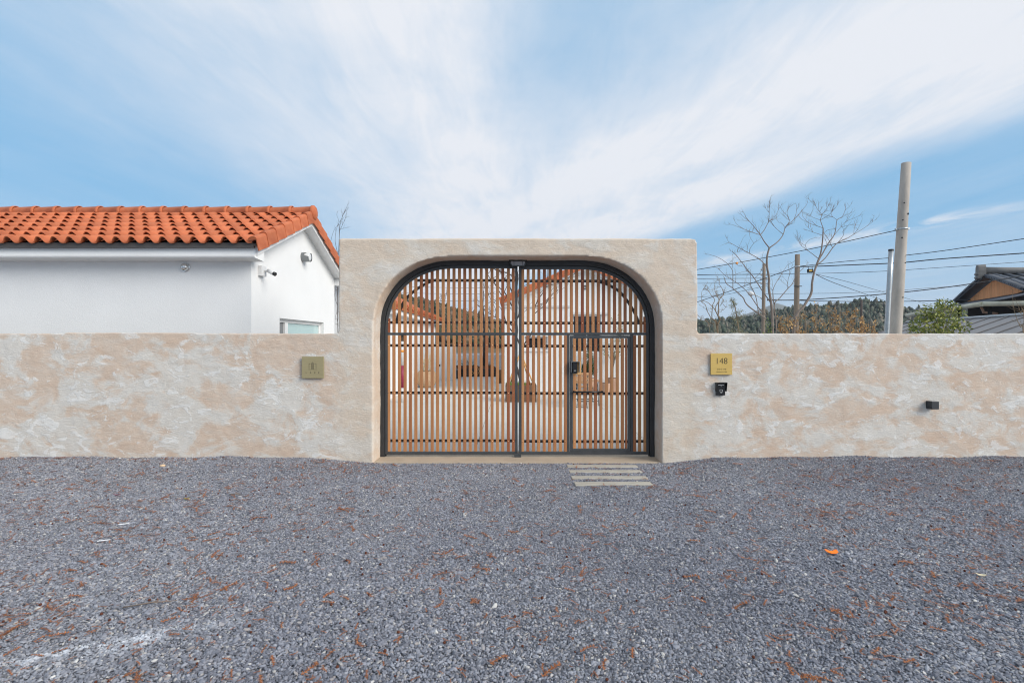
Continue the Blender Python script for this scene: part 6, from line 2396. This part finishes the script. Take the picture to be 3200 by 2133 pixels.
def scatter_object(name, coll, pos, rot, scl, idx_, label, cat):
    me = bpy.data.meshes.new(name)
    me.vertices.add(len(pos))
    me.vertices.foreach_set('co', pos.astype(np.float32).ravel())
    for nm, tp_, dat in (('rot', 'FLOAT_VECTOR', rot), ('scl', 'FLOAT_VECTOR', scl)):
        at_ = me.attributes.new(nm, tp_, 'POINT')
        at_.data.foreach_set('vector', dat.astype(np.float32).ravel())
    at_ = me.attributes.new('kind_id', 'INT', 'POINT')
    at_.data.foreach_set('value', idx_.astype(np.int32))
    o = bpy.data.objects.new(name, me)
    COL.objects.link(o)
    ng = bpy.data.node_groups.new(name, 'GeometryNodeTree')
    ng.interface.new_socket('Geometry', in_out='INPUT', socket_type='NodeSocketGeometry')
    ng.interface.new_socket('Geometry', in_out='OUTPUT', socket_type='NodeSocketGeometry')
    N = ng.nodes
    gi, go = N.new('NodeGroupInput'), N.new('NodeGroupOutput')
    ci = N.new('GeometryNodeCollectionInfo')
    ci.inputs['Collection'].default_value = coll
    ci.inputs['Separate Children'].default_value = True
    ci.inputs['Reset Children'].default_value = True
    ip = N.new('GeometryNodeInstanceOnPoints')
    ip.inputs['Pick Instance'].default_value = True
    def named(nm, dt):
        q = N.new('GeometryNodeInputNamedAttribute')
        q.data_type = dt
        q.inputs['Name'].default_value = nm
        return q.outputs['Attribute']
    Lk = ng.links
    Lk.new(gi.outputs[0], ip.inputs['Points'])
    Lk.new(ci.outputs[0], ip.inputs['Instance'])
    Lk.new(named('kind_id', 'INT'), ip.inputs['Instance Index'])
    Lk.new(named('rot', 'FLOAT_VECTOR'), ip.inputs['Rotation'])
    Lk.new(named('scl', 'FLOAT_VECTOR'), ip.inputs['Scale'])
    Lk.new(ip.outputs[0], go.inputs[0])
    md = o.modifiers.new('scatter', 'NODES')
    md.node_group = ng
    tag(o, label, cat, kind='stuff')
    return o


def free_of_planks(x, y):
    d = y + DIST
    ok = np.ones(len(x), bool)
    for (a, b, c_, e) in PLANKS:
        ok &= ~((x > a) & (x < b) & (d < c_) & (d > e))
    ok &= ~((x > ARCH_L - 0.02) & (x < ARCH_R + 0.02) & (y > -0.005))
    ok &= ~(y > 0.02)
    return ok


YN, YF = -5.75, 0.02
CELL = 0.0122     # stones lie close packed: one to a jittered cell
cx_, cy_ = np.meshgrid(np.arange(-8.7, 8.7, CELL), np.arange(YN, YF, CELL))
xx = (cx_ + RNG.uniform(-0.55, 0.55, cx_.shape) * CELL).ravel()
yy = (cy_ + RNG.uniform(-0.55, 0.55, cx_.shape) * CELL).ravel()
half = (yy + DIST) * 1.02 + 0.6
keep = (np.abs(xx) < half) & free_of_planks(xx, yy)
xx, yy = xx[keep], yy[keep]
n = len(xx)
drift = np.array([mnoise.noise(Vector((a * 0.55, b * 0.8, 7.7))) for a, b in zip((xx[::16]).tolist(), (yy[::16]).tolist())])
drift = np.repeat(drift, 16)[:n]
size = 0.0094 * (1 + 0.22 * drift) * np.exp(RNG.normal(0, 0.32, n))
size = np.clip(size, 0.0055, 0.026)
zz = ground_z(xx, yy) + size * RNG.uniform(-0.10, 0.45, n)
pos = np.stack([xx, yy, zz], 1)
rot = np.stack([RNG.normal(0, 0.30, n), RNG.normal(0, 0.30, n), RNG.uniform(0, 6.28, n)], 1)
scl = size[:, None] * RNG.uniform(0.85, 1.2, (n, 3))
scatter_object('gravel', stone_variants(10), pos, rot, scl, RNG.integers(0, 10, n), 'blue-grey crushed stone gravel covering the forecourt', 'gravel')

# cedar litter: in drifts, thicker towards both sides and the front
N1 = 70000
yy = RNG.uniform(-5.5, -0.05, N1)
xx = RNG.uniform(-1, 1, N1) * 8.6
half = (yy + DIST) * 1.02 + 0.5
pat = np.array([0.5 + 0.5 * mnoise.noise(Vector((a * 1.1, b * 1.6, 4.2))) + 0.45 * mnoise.noise(Vector((a * 4.5, b * 5.5, 1.2))) for a, b in zip(xx.tolist(), yy.tolist())])
wgt = np.clip(pat - 0.36, 0, 1) * 0.95 + 0.06
wgt += 0.25 * np.clip((yy + 0.22) / 0.22, 0, 1) * (np.abs(xx - 0.1) > 2.2)
wgt *= 0.55 + 0.5 * np.clip(np.abs(xx - 0.2) / 3.0, 0, 1)
keep = (np.abs(xx) < half) & free_of_planks(xx, yy) & (RNG.random(N1) < wgt)
xx, yy = xx[keep], yy[keep]
n = len(xx)
L = 0.040 * np.exp(RNG.normal(0, 0.5, n))
L = np.clip(L, 0.015, 0.14)
pos = np.stack([xx, yy, ground_z(xx, yy) + 0.013 + RNG.uniform(0, 0.006, n)], 1)
rot = np.stack([RNG.normal(0, 0.12, n), RNG.normal(0, 0.12, n), RNG.uniform(0, 6.28, n)], 1)
scl = L[:, None] * np.stack([np.ones(n), RNG.uniform(0.9, 1.5, n), np.ones(n)], 1)
scatter_object('leaf_litter', litter_variants(8), pos, rot, scl, RNG.integers(0, 8, n), 'rust-brown cedar needle sprays shed over the gravel', 'leaf litter')

# small cones among the litter
cone_c = bpy.data.collections.new('cone_kinds')
mb = MB()
mb.lathe([(0.0, -0.9), (0.5, -0.7), (0.85, -0.2), (0.8, 0.3), (0.45, 0.75), (0.0, 0.95)], seg=8, caps=False)
me = mb.mesh('cone')
me.materials.append(MATS['cone_brown'])
cone_c.objects.link(bpy.data.objects.new('cone', me))
n = 420
yy = RNG.uniform(-5.3, -0.1, n)
xx = RNG.uniform(-1, 1, n) * ((yy + DIST) + 0.3)
keep = free_of_planks(xx, yy)
xx, yy = xx[keep], yy[keep]
n = len(xx)
pos = np.stack([xx, yy, ground_z(xx, yy) + 0.014], 1)
scatter_object('fallen_cones', cone_c, pos, RNG.uniform(0, 6, (n, 3)), RNG.uniform(0.006, 0.012, (n, 1)) * np.ones((n, 3)), np.zeros(n), 'tiny dark brown cones scattered over the gravel', 'cones')

# ------------------------------------------------------------------ single scraps lying on the gravel
def on_gravel(px, py):
    d = (EYE + 0.085) * FOC / (py - 1066.5)
    x, y = (px - 1600) / FOC * d, d - DIST
    return Vector((x, y, float(ground_z(x, y)) + 0.016))


def scrap(name, label, cat, px, py, outline, mat, rz=0.0, curl=0.01, thick=0.003, rx=0.0):
    """thin curled flat scrap: outline in metres"""
    p = on_gravel(px, py)
    mb = MB()
    n = len(outline)
    def zc(q):
        return curl * (abs(q[0]) / max(abs(a[0]) for a in outline)) ** 2
    V = [(a, b, zc((a, b))) for a, b in outline] + [(0, 0, -0.001)] + [(a, b, zc((a, b)) + thick) for a, b in outline] + [(0, 0, thick)]
    F = []
    for i in range(n):
        j = (i + 1) % n
        F += [(j, i, n), (n + 1 + i, n + 1 + j, 2 * n + 1), (i, j, n + 1 + j, n + 1 + i)]
    mb.add(V, F)
    o = mb.build(name, mat)
    o.matrix_basis = Matrix.Translation(p + Vector((0, 0, 0.04 * math.sin(rx)))) @ Matrix.Rotation(rz, 4, 'Z') @ Matrix.Rotation(rx, 4, 'X')
    tag(o, label, cat)
    return o


scrap('plastic_scrap', 'bright orange curved plastic scrap lying on the gravel', 'scrap', 2600, 1739, [(-0.050, 0.026), (-0.046, -0.008), (-0.02, -0.026), (0.02, -0.026), (0.046, -0.012), (0.052, 0.022), (0.036, 0.026), (0.014, 0.012), (-0.016, 0.010), (-0.036, 0.030)], MATS['orange_plastic'], 0.0, 0.004, rx=0.25)
scrap('fallen_leaf', 'pale cream curled leaf on the gravel at lower right', 'leaf', 3065, 1806, [(-0.035, 0.01), (-0.015, -0.012), (0.015, -0.016), (0.034, -0.004), (0.02, 0.016), (-0.01, 0.02)], MATS['pale_leaf'], -0.4, 0.012)
scrap('fallen_leaf', 'small yellow-green leaf on the gravel left of centre', 'leaf', 584, 1564, [(-0.03, 0.0), (-0.01, -0.018), (0.018, -0.012), (0.03, 0.006), (0.008, 0.02), (-0.016, 0.018)], MATS['green_leaf'], 0.3, 0.01)
scrap('fallen_leaf', 'small dark magenta leaf on the gravel left of centre', 'leaf', 366, 1551, [(-0.042, 0.0), (-0.01, -0.012), (0.02, -0.01), (0.042, 0.004), (0.01, 0.012), (-0.02, 0.012)], MATS['magenta_leaf'], 0.2, 0.01)
scrap('paper_strip', 'upper of two thin white strips on the gravel at left', 'scrap', 386, 1641, [(-0.045, 0.004), (-0.04, -0.006), (0.04, 0.0), (0.046, 0.008)], MATS['white_scrap'], 0.35, 0.004)
scrap('paper_strip', 'lower of two thin white strips on the gravel at left', 'scrap', 323, 1689, [(-0.05, 0.004), (-0.045, -0.006), (0.045, 0.0), (0.05, 0.009)], MATS['white_scrap'], 0.3, 0.004)
p = on_gravel(508, 1471)
mb = MB()
mb.lathe([(0.0, -0.018), (0.03, -0.012), (0.038, 0.0), (0.026, 0.014), (0.0, 0.019)], seg=9, caps=False)
o = mb.build('pebble', MATS['sandy_stone'])
o.matrix_basis = Matrix.Translation(p) @ Matrix.Diagonal((1.1, 0.75, 1, 1))
tag(o, 'single sandy orange pebble on the gravel near the left wall', 'pebble')
p = on_gravel(1085, 1984)
for i, (px, py, ln, rz, lab) in enumerate(((470, 1904, 0.16, 0.25, 'forked thin grey twig on the gravel, lower left'), (733, 1555, 0.07, -0.1, 'short dark twig on the gravel left of the gate'))):
    p = on_gravel(px, py)
    t_ = thing('fallen_twig', lab, 'twig', tuple(p))
    c_, s_ = math.cos(rz), math.sin(rz)
    a = p + Vector((-ln * c_, -ln * s_, 0.004))
    b = p + Vector((ln * c_, ln * s_, 0.010))
    MB().tube([a, p + Vector((0, 0.01, 0.012)), b], [0.005, 0.0045, 0.002], 5).build('stem', MATS['stick'], t_)
    MB().tube([p + Vector((0, 0.01, 0.012)), p + Vector((0.06 * c_ - .02, 0.06, 0.012))], [0.004, 0.002], 5).build('fork', MATS['stick'], t_)

# ------------------------------------------------------------------ thin air over the valley
hz, NH, bh = material('valley_air')
tree = hz.node_tree
for nd in list(tree.nodes):
    if nd.type == 'BSDF_PRINCIPLED':
        tree.nodes.remove(nd)
pv = NH.node('ShaderNodeVolumePrincipled')
pv.inputs['Color'].default_value = (0.82, 0.89, 1.0, 1)
pv.inputs['Density'].default_value = 0.00022
out_ = next(nd for nd in tree.nodes if nd.type == 'OUTPUT_MATERIAL')
tree.links.new(pv.outputs[0], out_.inputs['Volume'])
air = MB().box(-2700, 2700, -320, 2700, -2.0, 165).build('haze', hz)
tag(air, 'thin bluish haze lying over the far hills', 'haze', kind='stuff')
